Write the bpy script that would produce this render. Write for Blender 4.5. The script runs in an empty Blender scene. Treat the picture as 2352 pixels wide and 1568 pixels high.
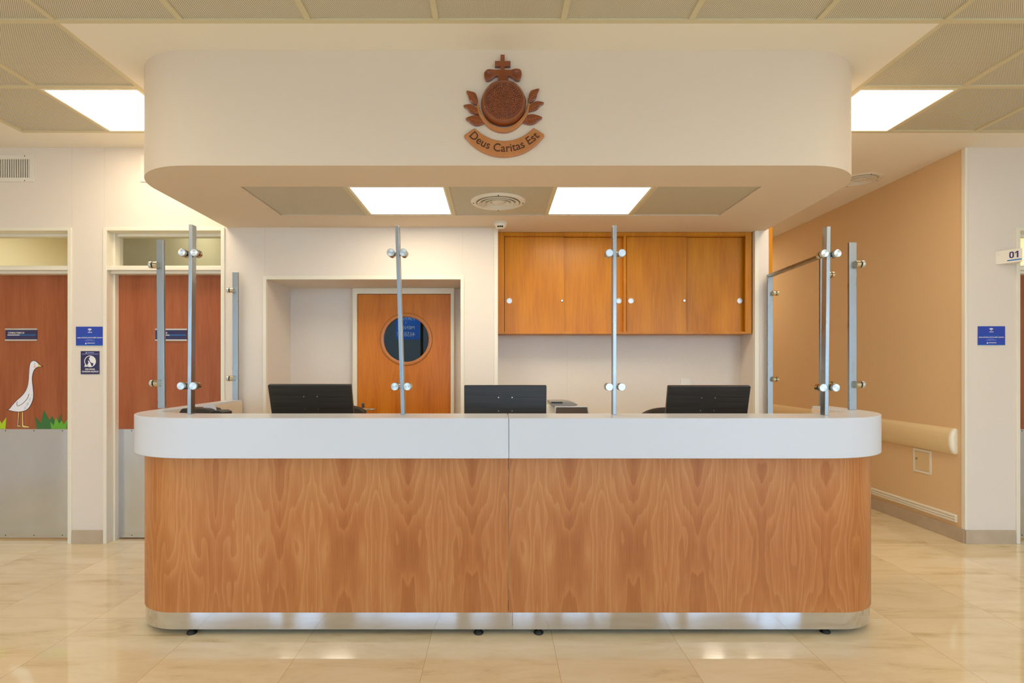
import bpy, bmesh, math, random
from mathutils import Vector, Matrix
random.seed(7)
scn = bpy.context.scene
COL = scn.collection

# ------------------------------------------------------------------ camera
F = 1245.0; CX = 1140.0; HY = 843.0; EYE = 1.3
cam_d = bpy.data.cameras.new('camera'); cam = bpy.data.objects.new('camera', cam_d)
COL.objects.link(cam); scn.camera = cam
cam.location = (0, 0, EYE); cam.rotation_euler = (math.radians(90), 0, 0)
cam_d.sensor_width = 36; cam_d.lens = F / 2352 * 36
cam_d.shift_x = (1176 - CX) / 2352; cam_d.shift_y = (HY - 784) / 2352
cam_d.clip_start = 0.05

# ------------------------------------------------------------------ light & exposure
LAMP = (1.0, 0.86, 0.64); LAMP_W = 13.8
SKY = (0.50, 0.74, 1.0); SKY_W = 6.6
w = bpy.data.worlds.new('world'); scn.world = w; w.use_nodes = True
w.node_tree.nodes['Background'].inputs[0].default_value = (*SKY, 1)
w.node_tree.nodes['Background'].inputs[1].default_value = SKY_W
vs = scn.view_settings
vs.view_transform = 'Standard'; vs.look = 'None'; vs.gamma = 1; vs.use_curve_mapping = False
vs.exposure = 0.0
scn.cycles.max_bounces = 10; scn.cycles.diffuse_bounces = 6; scn.cycles.glossy_bounces = 4
scn.cycles.transparent_max_bounces = 8
scn.cycles.use_denoising = True
scn.cycles.sample_clamp_indirect = 6

# ------------------------------------------------------------------ materials
def lin(c):
    r = []
    for v in c:
        v = v / 255
        r.append(v / 12.92 if v <= .04045 else ((v + .055) / 1.055) ** 2.4)
    return (*r, 1)

def N(nt, t, **kw):
    n = nt.nodes.new(t)
    for k, v in kw.items(): setattr(n, k, v)
    return n

def base_mat(name):
    m = bpy.data.materials.new(name); m.use_nodes = True
    nt = m.node_tree; b = nt.nodes['Principled BSDF']
    return m, nt, b

def mat(name, col, rough=.5, metal=0, spec=.5, noise=0, nscale=20, bump=0, bscale=200, coat=0, stretch=None):
    m, nt, b = base_mat(name)
    c = lin(col)
    b.inputs['Base Color'].default_value = c; b.inputs['Roughness'].default_value = rough
    b.inputs['Metallic'].default_value = metal; b.inputs['Specular IOR Level'].default_value = spec
    if coat: b.inputs['Coat Weight'].default_value = coat; b.inputs['Coat Roughness'].default_value = .06
    tc = N(nt, 'ShaderNodeTexCoord')
    src = tc.outputs['Object']
    if stretch:
        mp = N(nt, 'ShaderNodeMapping'); mp.inputs['Scale'].default_value = stretch
        nt.links.new(src, mp.inputs[0]); src = mp.outputs[0]
    if noise:
        n = N(nt, 'ShaderNodeTexNoise'); n.inputs['Scale'].default_value = nscale; n.inputs['Detail'].default_value = 4
        nt.links.new(src, n.inputs['Vector'])
        r = N(nt, 'ShaderNodeMapRange'); r.inputs[3].default_value = 1 - noise; r.inputs[4].default_value = 1 + noise
        r.inputs[1].default_value = .3; r.inputs[2].default_value = .7
        nt.links.new(n.outputs[0], r.inputs[0])
        mx = N(nt, 'ShaderNodeVectorMath', operation='SCALE'); mx.inputs[0].default_value = c[:3]
        nt.links.new(r.outputs[0], mx.inputs['Scale']); nt.links.new(mx.outputs[0], b.inputs['Base Color'])
    if bump:
        n = N(nt, 'ShaderNodeTexNoise'); n.inputs['Scale'].default_value = bscale; n.inputs['Detail'].default_value = 3
        nt.links.new(src, n.inputs['Vector'])
        bp = N(nt, 'ShaderNodeBump'); bp.inputs['Strength'].default_value = bump; bp.inputs['Distance'].default_value = .002
        nt.links.new(n.outputs[0], bp.inputs['Height']); nt.links.new(bp.outputs[0], b.inputs['Normal'])
    return m

def ramp(nt, stops):
    r = N(nt, 'ShaderNodeValToRGB'); cr = r.color_ramp
    while len(cr.elements) < len(stops): cr.elements.new(.5)
    for e, (p, c) in zip(cr.elements, stops): e.position = p; e.color = lin(c)
    return r

def wood(name, light, mid, dark, rough=.35, figure=1.0, uv=False, leaf=.16, zstretch=1.0, coat=.15, fine=.35):
    """book-matched veneer: leaves of width `leaf`, contour-line figure plus fine fibre"""
    m, nt, b = base_mat(name); L = nt.links.new
    tc = N(nt, 'ShaderNodeTexCoord'); sp = N(nt, 'ShaderNodeSeparateXYZ')
    L(tc.outputs['UV' if uv else 'Object'], sp.inputs[0])
    x = sp.outputs[0]; z = sp.outputs[1] if uv else sp.outputs[2]
    pp = N(nt, 'ShaderNodeMath', operation='PINGPONG'); L(x, pp.inputs[0]); pp.inputs[1].default_value = leaf
    # figure noise on (mirrored x, stretched z, slow leaf index)
    sx = N(nt, 'ShaderNodeMath', operation='MULTIPLY'); L(pp.outputs[0], sx.inputs[0]); sx.inputs[1].default_value = 7
    sz = N(nt, 'ShaderNodeMath', operation='MULTIPLY'); L(z, sz.inputs[0]); sz.inputs[1].default_value = 1.5 * zstretch
    sl = N(nt, 'ShaderNodeMath', operation='MULTIPLY'); L(x, sl.inputs[0]); sl.inputs[1].default_value = .35
    cb = N(nt, 'ShaderNodeCombineXYZ'); L(sx.outputs[0], cb.inputs[0]); L(sz.outputs[0], cb.inputs[1]); L(sl.outputs[0], cb.inputs[2])
    n1 = N(nt, 'ShaderNodeTexNoise'); n1.inputs['Scale'].default_value = 1.0; n1.inputs['Detail'].default_value = 3
    n1.inputs['Roughness'].default_value = .4
    L(cb.outputs[0], n1.inputs['Vector'])
    m1 = N(nt, 'ShaderNodeMath', operation='MULTIPLY'); L(n1.outputs[0], m1.inputs[0]); m1.inputs[1].default_value = 15 * figure
    m2 = N(nt, 'ShaderNodeMath', operation='MULTIPLY'); L(pp.outputs[0], m2.inputs[0]); m2.inputs[1].default_value = 30
    ad = N(nt, 'ShaderNodeMath', operation='ADD'); L(m1.outputs[0], ad.inputs[0]); L(m2.outputs[0], ad.inputs[1])
    f0 = N(nt, 'ShaderNodeMath', operation='FRACT'); L(ad.outputs[0], f0.inputs[0])
    f1 = N(nt, 'ShaderNodeMath', operation='POWER'); L(f0.outputs[0], f1.inputs[0]); f1.inputs[1].default_value = 2.2
    # soft falling edge so that the bands read as grain and not as steps
    f2 = N(nt, 'ShaderNodeMapRange'); f2.interpolation_type = 'SMOOTHSTEP'; L(f0.outputs[0], f2.inputs[0]); f2.inputs[1].default_value = .86; f2.inputs[2].default_value = 1.0; f2.inputs[3].default_value = 1; f2.inputs[4].default_value = 0
    fr = N(nt, 'ShaderNodeMath', operation='MULTIPLY'); L(f1.outputs[0], fr.inputs[0]); L(f2.outputs[0], fr.inputs[1])
    # fibres
    cb2 = N(nt, 'ShaderNodeCombineXYZ')
    fx = N(nt, 'ShaderNodeMath', operation='MULTIPLY'); L(x, fx.inputs[0]); fx.inputs[1].default_value = 240
    fz = N(nt, 'ShaderNodeMath', operation='MULTIPLY'); L(z, fz.inputs[0]); fz.inputs[1].default_value = 6
    L(fx.outputs[0], cb2.inputs[0]); L(fz.outputs[0], cb2.inputs[1])
    n2 = N(nt, 'ShaderNodeTexNoise'); n2.inputs['Scale'].default_value = 1; n2.inputs['Detail'].default_value = 4
    L(cb2.outputs[0], n2.inputs['Vector'])
    # broad tone change
    cb3 = N(nt, 'ShaderNodeCombineXYZ')
    bx_ = N(nt, 'ShaderNodeMath', operation='MULTIPLY'); L(pp.outputs[0], bx_.inputs[0]); bx_.inputs[1].default_value = 9
    bz_ = N(nt, 'ShaderNodeMath', operation='MULTIPLY'); L(z, bz_.inputs[0]); bz_.inputs[1].default_value = 1.6
    L(bx_.outputs[0], cb3.inputs[0]); L(bz_.outputs[0], cb3.inputs[1]); L(sl.outputs[0], cb3.inputs[2])
    n3 = N(nt, 'ShaderNodeTexNoise'); n3.inputs['Scale'].default_value = 1; n3.inputs['Detail'].default_value = 2
    L(cb3.outputs[0], n3.inputs['Vector'])
    a1 = N(nt, 'ShaderNodeMath', operation='MULTIPLY'); L(fr.outputs[0], a1.inputs[0]); a1.inputs[1].default_value = .34 * figure
    a2 = N(nt, 'ShaderNodeMath', operation='MULTIPLY_ADD'); L(n2.outputs[0], a2.inputs[0]); a2.inputs[1].default_value = fine; L(a1.outputs[0], a2.inputs[2])
    a3 = N(nt, 'ShaderNodeMath', operation='MULTIPLY_ADD'); L(n3.outputs[0], a3.inputs[0]); a3.inputs[1].default_value = .62; L(a2.outputs[0], a3.inputs[2])
    r = ramp(nt, [(.24, dark), (.50, mid), (.80, light)])
    L(a3.outputs[0], r.inputs[0]); L(r.outputs[0], b.inputs['Base Color'])
    b.inputs['Roughness'].default_value = rough; b.inputs['Specular IOR Level'].default_value = .28
    b.inputs['Coat Weight'].default_value = coat; b.inputs['Coat Roughness'].default_value = .2
    return m

M = {}
M['plaster'] = mat('ceiling_paint', (240, 232, 218), .9, spec=.2)
M['bulkhead'] = mat('bulkhead_paint', (227, 210, 189), .85, spec=.25)
M['wall'] = mat('linen_wall_covering', (230, 219, 207), .8, spec=.25, noise=.022, nscale=170, bump=.12, bscale=420, stretch=(1, 1, .6))
M['wall_warmlit'] = mat('warm_lit_wall_covering', (228, 195, 150), .8, spec=.25, noise=.022, nscale=170, bump=.12, bscale=420, stretch=(1, 1, .6))  # same covering, with the corridor's warm lamp light put into its colour
M['cream'] = mat('cream_lacquer', (238, 230, 208), .35)
M['trim'] = mat('cream_trim', (236, 229, 212), .4)
M['skirt'] = mat('skirting_stone', (190, 172, 148), .3, noise=.08, nscale=9)
M['tilebar'] = mat('grid_bar_paint', (214, 202, 168), .6)
M['dark'] = mat('dark_void', (24, 20, 16), .9)
M['black'] = mat('black_plastic', (22, 21, 20), .38)
M['blackrub'] = mat('black_rubber', (14, 14, 14), .5)
M['brownleather'] = mat('dark_brown_leather', (46, 36, 28), .45, bump=.2, bscale=120)
M['white'] = mat('white_plastic', (232, 226, 214), .4)
M['solid'] = mat('white_solid_surface', (211, 214, 222), .25, spec=.2, noise=.006, nscale=300)
M['chrome'] = mat('chrome', (200, 196, 188), .18, 1)
M['brass'] = mat('turned_clamp_steel', (205, 190, 160), .22, 1)
M['blue'] = mat('sign_blue', (34, 70, 180), .3)
M['navy'] = mat('sign_navy', (14, 22, 88), .15, coat=.8)
M['lightblue'] = mat('sign_cyan', (20, 120, 196), .35)
M['ink'] = mat('white_lettering', (238, 238, 240), .5)
M['purple'] = mat('purple_lettering', (44, 18, 100), .5)
M['alu'] = mat('satin_aluminium', (216, 216, 214), .35, .6)
M['goose'] = mat('goose_white', (240, 240, 248), .5)
M['line'] = mat('goose_outline', (30, 16, 52), .5)
M['beak'] = mat('goose_yellow', (236, 206, 120), .5)
M['pink'] = mat('goose_pink', (240, 176, 176), .5)
M['gdark'] = mat('grass_dark_green', (54, 112, 56), .5)
M['gmid'] = mat('grass_light_green', (104, 176, 52), .5)
M['gyel'] = mat('grass_lime_green', (176, 204, 30), .5)
M['paper'] = mat('white_paper', (214, 206, 208), .8)
M['letter'] = mat('engraved_dark_brown', (84, 42, 20), .6)
M['carved'] = mat('carved_wood', (134, 62, 20), .26, noise=.14, nscale=30, coat=.9, stretch=(1, 1, .3))
M['bannerw'] = mat('banner_wood', (190, 122, 66), .34, noise=.06, nscale=40, coat=.2, stretch=(1, 1, .3))
M['liner'] = mat('beige_laminate', (228, 212, 188), .45)
M['carvelight'] = mat('carved_wood_edge', (172, 96, 44), .35, coat=.3)
M['desk'] = wood('desk_veneer', (202, 140, 84), (180, 112, 58), (154, 86, 36), .42, .65, uv=True, leaf=.155)
M['doorw'] = wood('door_veneer', (178, 108, 72), (164, 92, 56), (140, 72, 36), .38, .3, leaf=.4, coat=.1)
M['nichedoor'] = wood('honey_door_veneer', (222, 138, 32), (208, 118, 18), (180, 94, 8), .38, .4, leaf=.4)
M['cab'] = wood('cabinet_veneer', (218, 148, 8), (196, 122, 4), (162, 92, 2), .36, .22, leaf=.3, coat=.08)

def steel(name, col, rough, stretch, amount=.12, bs=.05, bd=.0006, det=4):
    m, nt, b = base_mat(name); L = nt.links.new
    b.inputs['Metallic'].default_value = 1; b.inputs['Base Color'].default_value = lin(col)
    tc = N(nt, 'ShaderNodeTexCoord'); mp = N(nt, 'ShaderNodeMapping'); mp.inputs['Scale'].default_value = stretch
    n = N(nt, 'ShaderNodeTexNoise'); n.inputs['Scale'].default_value = 1; n.inputs['Detail'].default_value = det
    L(tc.outputs['Object'], mp.inputs[0]); L(mp.outputs[0], n.inputs['Vector'])
    r = N(nt, 'ShaderNodeMapRange'); r.inputs[3].default_value = max(0, rough - amount); r.inputs[4].default_value = rough + amount
    L(n.outputs[0], r.inputs[0]); L(r.outputs[0], b.inputs['Roughness'])
    bp = N(nt, 'ShaderNodeBump'); bp.inputs['Strength'].default_value = bs; bp.inputs['Distance'].default_value = bd
    L(n.outputs[0], bp.inputs['Height']); L(bp.outputs[0], b.inputs['Normal'])
    return m
M['steel'] = steel('brushed_post_steel', (158, 162, 164), .3, (30, 30, 6))
M['plinth'] = steel('brushed_plinth_steel', (208, 212, 220), .11, (3, 3, .3), .03, 1.0, .03, 0)
M['kick'] = steel('kick_plate_steel', (206, 214, 226), .2, (5, 1, .2), .05, 1.0, .02, 0)

# polished porcelain floor
def floor_mat():
    m, nt, b = base_mat('polished_porcelain'); L = nt.links.new
    tc = N(nt, 'ShaderNodeTexCoord'); sp = N(nt, 'ShaderNodeSeparateXYZ'); L(tc.outputs['Object'], sp.inputs[0])
    def axis(out, off, pitch):
        a = N(nt, 'ShaderNodeMath', operation='SUBTRACT'); L(out, a.inputs[0]); a.inputs[1].default_value = off
        d = N(nt, 'ShaderNodeMath', operation='DIVIDE'); L(a.outputs[0], d.inputs[0]); d.inputs[1].default_value = pitch
        fl = N(nt, 'ShaderNodeMath', operation='FLOOR'); L(d.outputs[0], fl.inputs[0])
        fr = N(nt, 'ShaderNodeMath', operation='FRACT'); L(d.outputs[0], fr.inputs[0])
        pg = N(nt, 'ShaderNodeMath', operation='PINGPONG'); L(fr.outputs[0], pg.inputs[0]); pg.inputs[1].default_value = .5
        return fl.outputs[0], pg.outputs[0]
    ix, ex = axis(sp.outputs[0], -.316, .585)
    iy, ey = axis(sp.outputs[1], 2.81, .594)
    mn = N(nt, 'ShaderNodeMath', operation='MINIMUM'); L(ex, mn.inputs[0]); L(ey, mn.inputs[1])
    seam = N(nt, 'ShaderNodeMath', operation='LESS_THAN'); L(mn.outputs[0], seam.inputs[0]); seam.inputs[1].default_value = .0019
    idc = N(nt, 'ShaderNodeCombineXYZ'); L(ix, idc.inputs[0]); L(iy, idc.inputs[1])
    wn = N(nt, 'ShaderNodeTexWhiteNoise'); wn.noise_dimensions = '3D'; L(idc.outputs[0], wn.inputs['Vector'])
    # veining, shifted per tile
    sc = N(nt, 'ShaderNodeVectorMath', operation='SCALE'); L(wn.outputs['Color'], sc.inputs[0]); sc.inputs['Scale'].default_value = 20
    mp = N(nt, 'ShaderNodeMapping'); mp.inputs['Rotation'].default_value = (0, 0, .6); mp.inputs['Scale'].default_value = (1.2, 4.5, 1)
    L(tc.outputs['Object'], mp.inputs[0])
    ad = N(nt, 'ShaderNodeVectorMath', operation='ADD'); L(mp.outputs[0], ad.inputs[0]); L(sc.outputs[0], ad.inputs[1])
    n = N(nt, 'ShaderNodeTexNoise'); n.inputs['Scale'].default_value = 1.6; n.inputs['Detail'].default_value = 9; n.inputs['Roughness'].default_value = .68
    n.inputs['Distortion'].default_value = .5
    L(ad.outputs[0], n.inputs['Vector'])
    r = ramp(nt, [(.30, (212, 188, 146)), (.42, (236, 216, 176)), (.56, (243, 226, 190)), (.75, (246, 231, 200))])
    L(n.outputs[0], r.inputs[0])
    tone = N(nt, 'ShaderNodeMapRange'); L(wn.outputs['Value'], tone.inputs[0]); tone.inputs[3].default_value = .93; tone.inputs[4].default_value = 1.04
    sc2 = N(nt, 'ShaderNodeVectorMath', operation='SCALE'); L(r.outputs[0], sc2.inputs[0]); L(tone.outputs[0], sc2.inputs['Scale'])
    mx = N(nt, 'ShaderNodeMix', data_type='RGBA'); L(seam.outputs[0], mx.inputs[0]); L(sc2.outputs[0], mx.inputs[6]); mx.inputs[7].default_value = lin((198, 170, 128))
    L(mx.outputs[2], b.inputs['Base Color'])
    b.inputs['Roughness'].default_value = .04; b.inputs['Specular IOR Level'].default_value = .9
    return m
M['floor'] = floor_mat()

def perf_mat():
    m, nt, b = base_mat('perforated_tile'); L = nt.links.new
    tc = N(nt, 'ShaderNodeTexCoord')
    masks = []
    for off in ((0, 0, 0), (.0045, .0045, 0)):
        a = N(nt, 'ShaderNodeVectorMath', operation='ADD'); L(tc.outputs['Object'], a.inputs[0]); a.inputs[1].default_value = (10 + off[0], 10 + off[1], 0)
        md = N(nt, 'ShaderNodeVectorMath', operation='MODULO'); L(a.outputs[0], md.inputs[0]); md.inputs[1].default_value = (.009, .009, 1)
        mu = N(nt, 'ShaderNodeVectorMath', operation='SUBTRACT'); L(md.outputs[0], mu.inputs[0]); mu.inputs[1].default_value = (.0045, .0045, 0)
        ml = N(nt, 'ShaderNodeVectorMath', operation='MULTIPLY'); L(mu.outputs[0], ml.inputs[0]); ml.inputs[1].default_value = (1, 1, 0)
        ln = N(nt, 'ShaderNodeVectorMath', operation='LENGTH'); L(ml.outputs[0], ln.inputs[0])
        lt = N(nt, 'ShaderNodeMath', operation='LESS_THAN'); L(ln.outputs['Value'], lt.inputs[0]); lt.inputs[1].default_value = .0019
        masks.append(lt.outputs[0])
    mx = N(nt, 'ShaderNodeMath', operation='MAXIMUM'); L(masks[0], mx.inputs[0]); L(masks[1], mx.inputs[1])
    mc = N(nt, 'ShaderNodeMix', data_type='RGBA'); L(mx.outputs[0], mc.inputs[0])
    mc.inputs[6].default_value = lin((220, 212, 190)); mc.inputs[7].default_value = lin((104, 94, 76))
    L(mc.outputs[2], b.inputs['Base Color']); b.inputs['Roughness'].default_value = .6
    return m
M['perf'] = perf_mat()

def emis(name, col, s):
    m = bpy.data.materials.new(name); m.use_nodes = True; nt = m.node_tree
    nt.nodes.remove(nt.nodes['Principled BSDF'])
    e = N(nt, 'ShaderNodeEmission'); e.inputs[0].default_value = (*col, 1); e.inputs[1].default_value = s
    nt.links.new(e.outputs[0], nt.nodes['Material Output'].inputs[0]); return m
M['lamp'] = emis('lamp_diffuser', LAMP, LAMP_W)
M['lamp_low'] = emis('bulkhead_lamp_diffuser', LAMP, LAMP_W * .86)
M['roomlamp'] = emis('room_lamp_diffuser', (1, .92, .76), 17)

def glass(name, tint=(1, 1, 1), ior=1.5):
    m = bpy.data.materials.new(name); m.use_nodes = True; nt = m.node_tree
    nt.nodes.remove(nt.nodes['Principled BSDF'])
    t = N(nt, 'ShaderNodeBsdfTransparent'); t.inputs[0].default_value = (*tint, 1)
    g = N(nt, 'ShaderNodeBsdfGlossy'); g.inputs['Roughness'].default_value = .01
    f = N(nt, 'ShaderNodeFresnel'); f.inputs[0].default_value = ior
    x = N(nt, 'ShaderNodeMixShader'); ge = N(nt, 'ShaderNodeNewGeometry'); ml = N(nt, 'ShaderNodeMath', operation='MULTIPLY'); sb = N(nt, 'ShaderNodeMath', operation='SUBTRACT')
    sb.inputs[0].default_value = 1; nt.links.new(ge.outputs['Backfacing'], sb.inputs[1]); nt.links.new(sb.outputs[0], ml.inputs[0]); nt.links.new(f.outputs[0], ml.inputs[1])
    nt.links.new(ml.outputs[0], x.inputs[0]); nt.links.new(t.outputs[0], x.inputs[1]); nt.links.new(g.outputs[0], x.inputs[2])
    nt.links.new(x.outputs[0], nt.nodes['Material Output'].inputs[0]); return m
M['glass'] = glass('clear_glass', (.95, .97, .95))
M['glassdark'] = glass('porthole_glass', (.35, .37, .36), 2.2)

# ------------------------------------------------------------------ geometry helpers
def PX(x, y, Y): return ((x - CX) * Y / F, EYE + (HY - y) * Y / F)

def nb(): return bmesh.new()

def box(bm, x0, x1, y0, y1, z0, z1):
    v = [bm.verts.new((x, y, z)) for x in (x0, x1) for y in (y0, y1) for z in (z0, z1)]
    for f in ((0, 1, 3, 2), (4, 6, 7, 5), (0, 4, 5, 1), (2, 3, 7, 6), (0, 2, 6, 4), (1, 5, 7, 3)):
        bm.faces.new([v[i] for i in f])
    return bm

def prism(bm, pts, a, b, axis='y'):
    """polygon pts (2D) extruded between a and b along axis. y: pts=(x,z); z: pts=(x,y); x: pts=(y,z)"""
    def P(p, t):
        return {'y': (p[0], t, p[1]), 'z': (p[0], p[1], t), 'x': (t, p[0], p[1])}[axis]
    A = [bm.verts.new(P(p, a)) for p in pts]; B = [bm.verts.new(P(p, b)) for p in pts]
    n = len(pts)
    bm.faces.new(A); bm.faces.new(B[::-1])
    for i in range(n): bm.faces.new((A[i], B[i], B[(i + 1) % n], A[(i + 1) % n]))
    return bm

def holed(bm, outer, holes, a, b, axis='y'):
    """plate with holes extruded a..b"""
    def P(p, t):
        return {'y': (p[0], t, p[1]), 'z': (p[0], p[1], t), 'x': (t, p[0], p[1])}[axis]
    sides = []
    for t in (a, b):
        loops = []; edges = []
        for lp in [outer] + holes:
            vs_ = [bm.verts.new(P(p, t)) for p in lp]
            edges += [bm.edges.new((vs_[i], vs_[(i + 1) % len(vs_)])) for i in range(len(vs_))]
            loops.append(vs_)
        bmesh.ops.triangle_fill(bm, edges=edges, use_beauty=True, use_dissolve=False)
        sides.append(loops)
    for la, lb in zip(*sides):
        n = len(la)
        for i in range(n): bm.faces.new((la[i], lb[i], lb[(i + 1) % n], la[(i + 1) % n]))
    return bm

def circ(cx, cy, r, n=32, ry=None):
    ry = ry or r
    return [(cx + r * math.cos(2 * math.pi * i / n), cy + ry * math.sin(2 * math.pi * i / n)) for i in range(n)]

def cyl(bm, p0, p1, r0, r1=None, n=20, cap=True):
    r1 = r0 if r1 is None else r1
    p0 = Vector(p0); p1 = Vector(p1); d = (p1 - p0).normalized()
    u = d.orthogonal().normalized(); v = d.cross(u)
    A = []; B = []
    for i in range(n):
        a = 2 * math.pi * i / n; o = u * math.cos(a) + v * math.sin(a)
        A.append(bm.verts.new(p0 + o * r0)); B.append(bm.verts.new(p1 + o * r1))
    for i in range(n): bm.faces.new((A[i], A[(i + 1) % n], B[(i + 1) % n], B[i]))
    if cap: bm.faces.new(A[::-1]); bm.faces.new(B)
    return bm

def lathe(bm, prof, center, axis='z', n=32):
    """prof list of (r,h) along axis; center world"""
    cx, cy, cz = center; rings = []
    for r, h in prof:
        ring = []
        for i in range(n if r > 1e-6 else 1):
            a = 2 * math.pi * i / n; c, s = r * math.cos(a), r * math.sin(a)
            p = {'z': (c, s, h), 'y': (c, h, s), 'x': (h, c, s)}[axis]
            ring.append(bm.verts.new((cx + p[0], cy + p[1], cz + p[2])))
        rings.append(ring)
    for A, B in zip(rings, rings[1:]):
        for i in range(n):
            j = (i + 1) % n
            if len(A) == 1 and len(B) == 1: continue
            if len(A) == 1: bm.faces.new((A[0], B[j], B[i]))
            elif len(B) == 1: bm.faces.new((A[i], A[j], B[0]))
            else: bm.faces.new((A[i], A[j], B[j], B[i]))
    return bm

def sphere(bm, c, r, seg=8):
    bmesh.ops.create_icosphere(bm, subdivisions=2 if seg > 6 else 1, radius=r, matrix=Matrix.Translation(c))
    return bm

def tube(bm, pts, r, n=10):
    pts = [Vector(p) for p in pts]; rings = []
    for i, p in enumerate(pts):
        d = (pts[min(i + 1, len(pts) - 1)] - pts[max(i - 1, 0)]).normalized()
        u = d.cross(Vector((0, 1, .01))).normalized(); v = d.cross(u).normalized()
        rr = r[i] if isinstance(r, (list, tuple)) else r
        rings.append([bm.verts.new(p + (u * math.cos(2 * math.pi * k / n) + v * math.sin(2 * math.pi * k / n)) * rr) for k in range(n)])
    for A, B in zip(rings, rings[1:]):
        for i in range(n): bm.faces.new((A[i], A[(i + 1) % n], B[(i + 1) % n], B[i]))
    bm.faces.new(rings[0][::-1]); bm.faces.new(rings[-1])
    return bm

def rrect(x0, x1, z0, z1, r, n=5):
    pts = []
    for cx, cz, a0 in ((x1 - r, z1 - r, 0), (x0 + r, z1 - r, 90), (x0 + r, z0 + r, 180), (x1 - r, z0 + r, 270)):
        for i in range(n + 1):
            a = math.radians(a0 + 90 * i / n); pts.append((cx + r * math.cos(a), cz + r * math.sin(a)))
    return pts

def smooth_poly(pts, k=5, closed=True):
    out = []; n = len(pts)
    rng = range(n) if closed else range(n - 1)
    for i in rng:
        g = (lambda j: pts[j % n]) if closed else (lambda j: pts[max(0, min(n - 1, j))])
        p0, p1, p2, p3 = g(i - 1), g(i), g(i + 1), g(i + 2)
        for s in range(k):
            t = s / k
            out.append(tuple(.5 * (2 * p1[c] + (p2[c] - p0[c]) * t + (2 * p0[c] - 5 * p1[c] + 4 * p2[c] - p3[c]) * t * t + (3 * p1[c] - p0[c] - 3 * p2[c] + p3[c]) * t ** 3) for c in range(2)))
    if not closed: out.append(pts[-1])
    return out

def mk(name, bm, m, parent=None, bevel=0, smooth=False, seg=2, local=False, angle=40):
    bmesh.ops.recalc_face_normals(bm, faces=bm.faces)
    if smooth:
        for f in bm.faces: f.smooth = True
    me = bpy.data.meshes.new(name); bm.to_mesh(me); bm.free()
    if parent is not None and not local:
        # world offset of the parent chain (unrotated)
        off = Vector((0, 0, 0)); p = parent
        while p is not None: off += p.location; p = p.parent
        me.transform(Matrix.Translation(-off))
    if smooth:
        try: me.set_sharp_from_angle(angle=math.radians(angle))
        except Exception: pass
    me.materials.append(m)
    o = bpy.data.objects.new(name, me); COL.objects.link(o)
    if parent is not None: o.parent = parent
    if bevel:
        b = o.modifiers.new('bevel', 'BEVEL'); b.width = bevel; b.segments = seg; b.limit_method = 'ANGLE'; b.angle_limit = math.radians(50)
    return o

def thing(name, label, cat, loc=(0, 0, 0), rotz=0, group=None):
    o = bpy.data.objects.new(name, None); COL.objects.link(o); o.location = loc; o.rotation_euler = (0, 0, rotz)
    o.empty_display_size = .05
    o['label'] = label; o['category'] = cat
    if group: o['group'] = group
    return o
def tag(o, label, cat, group=None):
    o['label'] = label; o['category'] = cat
    if group: o['group'] = group
    return o
def struct(name, bm, m, **kw):
    o = mk(name, bm, m, **kw); o['kind'] = 'structure'; return o
def sempty(name, loc=(0, 0, 0)):
    o = bpy.data.objects.new(name, None); COL.objects.link(o); o.location = loc; o['kind'] = 'structure'; return o

def dup(root, loc, label=None, rotz=None):
    r = root.copy(); COL.objects.link(r); r.location = loc
    if rotz is not None: r.rotation_euler = (0, 0, rotz)
    if label: r['label'] = label
    for ch in list(root.children):
        c = ch.copy(); COL.objects.link(c); c.parent = r
        for g in ch.children:
            d = g.copy(); COL.objects.link(d); d.parent = c
    return r

def text(name, s, m, parent, X, Z, Y, width=None, height=.02, depth=.0008, align='CENTER', flip=False, bold=0, local=False):
    """lettering standing in the XZ plane facing -Y (or +Y when flip); Z is the baseline"""
    cu = bpy.data.curves.new(name, 'FONT'); cu.body = s; cu.size = 1; cu.resolution_u = 3; cu.offset = bold
    ob = bpy.data.objects.new(name, cu); COL.objects.link(ob)
    dg = bpy.context.evaluated_depsgraph_get(); dg.update()
    me = bpy.data.meshes.new_from_object(ob.evaluated_get(dg))
    bpy.data.objects.remove(ob)
    xs = [v.co.x for v in me.vertices]; ys = [v.co.y for v in me.vertices]
    x0, x1, y1 = min(xs), max(xs), max(ys)
    hs = height / (.7 if s.lower() == s and not s.isdigit() else max(y1, .1))
    ws = (width / (x1 - x0)) if width else hs
    bm = nb(); bm.from_mesh(me); bpy.data.meshes.remove(me)
    ox = {'CENTER': (x0 + x1) / 2, 'LEFT': x0, 'RIGHT': x1}[align]
    sg = -1 if flip else 1
    for v in bm.verts: v.co = Vector((X + sg * (v.co.x - ox) * ws, Y, Z + v.co.y * hs))
    r = bmesh.ops.extrude_face_region(bm, geom=list(bm.faces))
    for e in r['geom']:
        if isinstance(e, bmesh.types.BMVert): e.co.y += sg * -depth
    return mk(name, bm, m, parent, local=local)

# ================================================================== SETTING
CEIL = 2.92; YW = 4.0; SOF = 2.33; YN2 = 4.345; YN1 = 4.48

struct('floor', box(nb(), -5.2, 5.4, -3.35, 9.0, -.1, 0), M['floor'])

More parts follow.
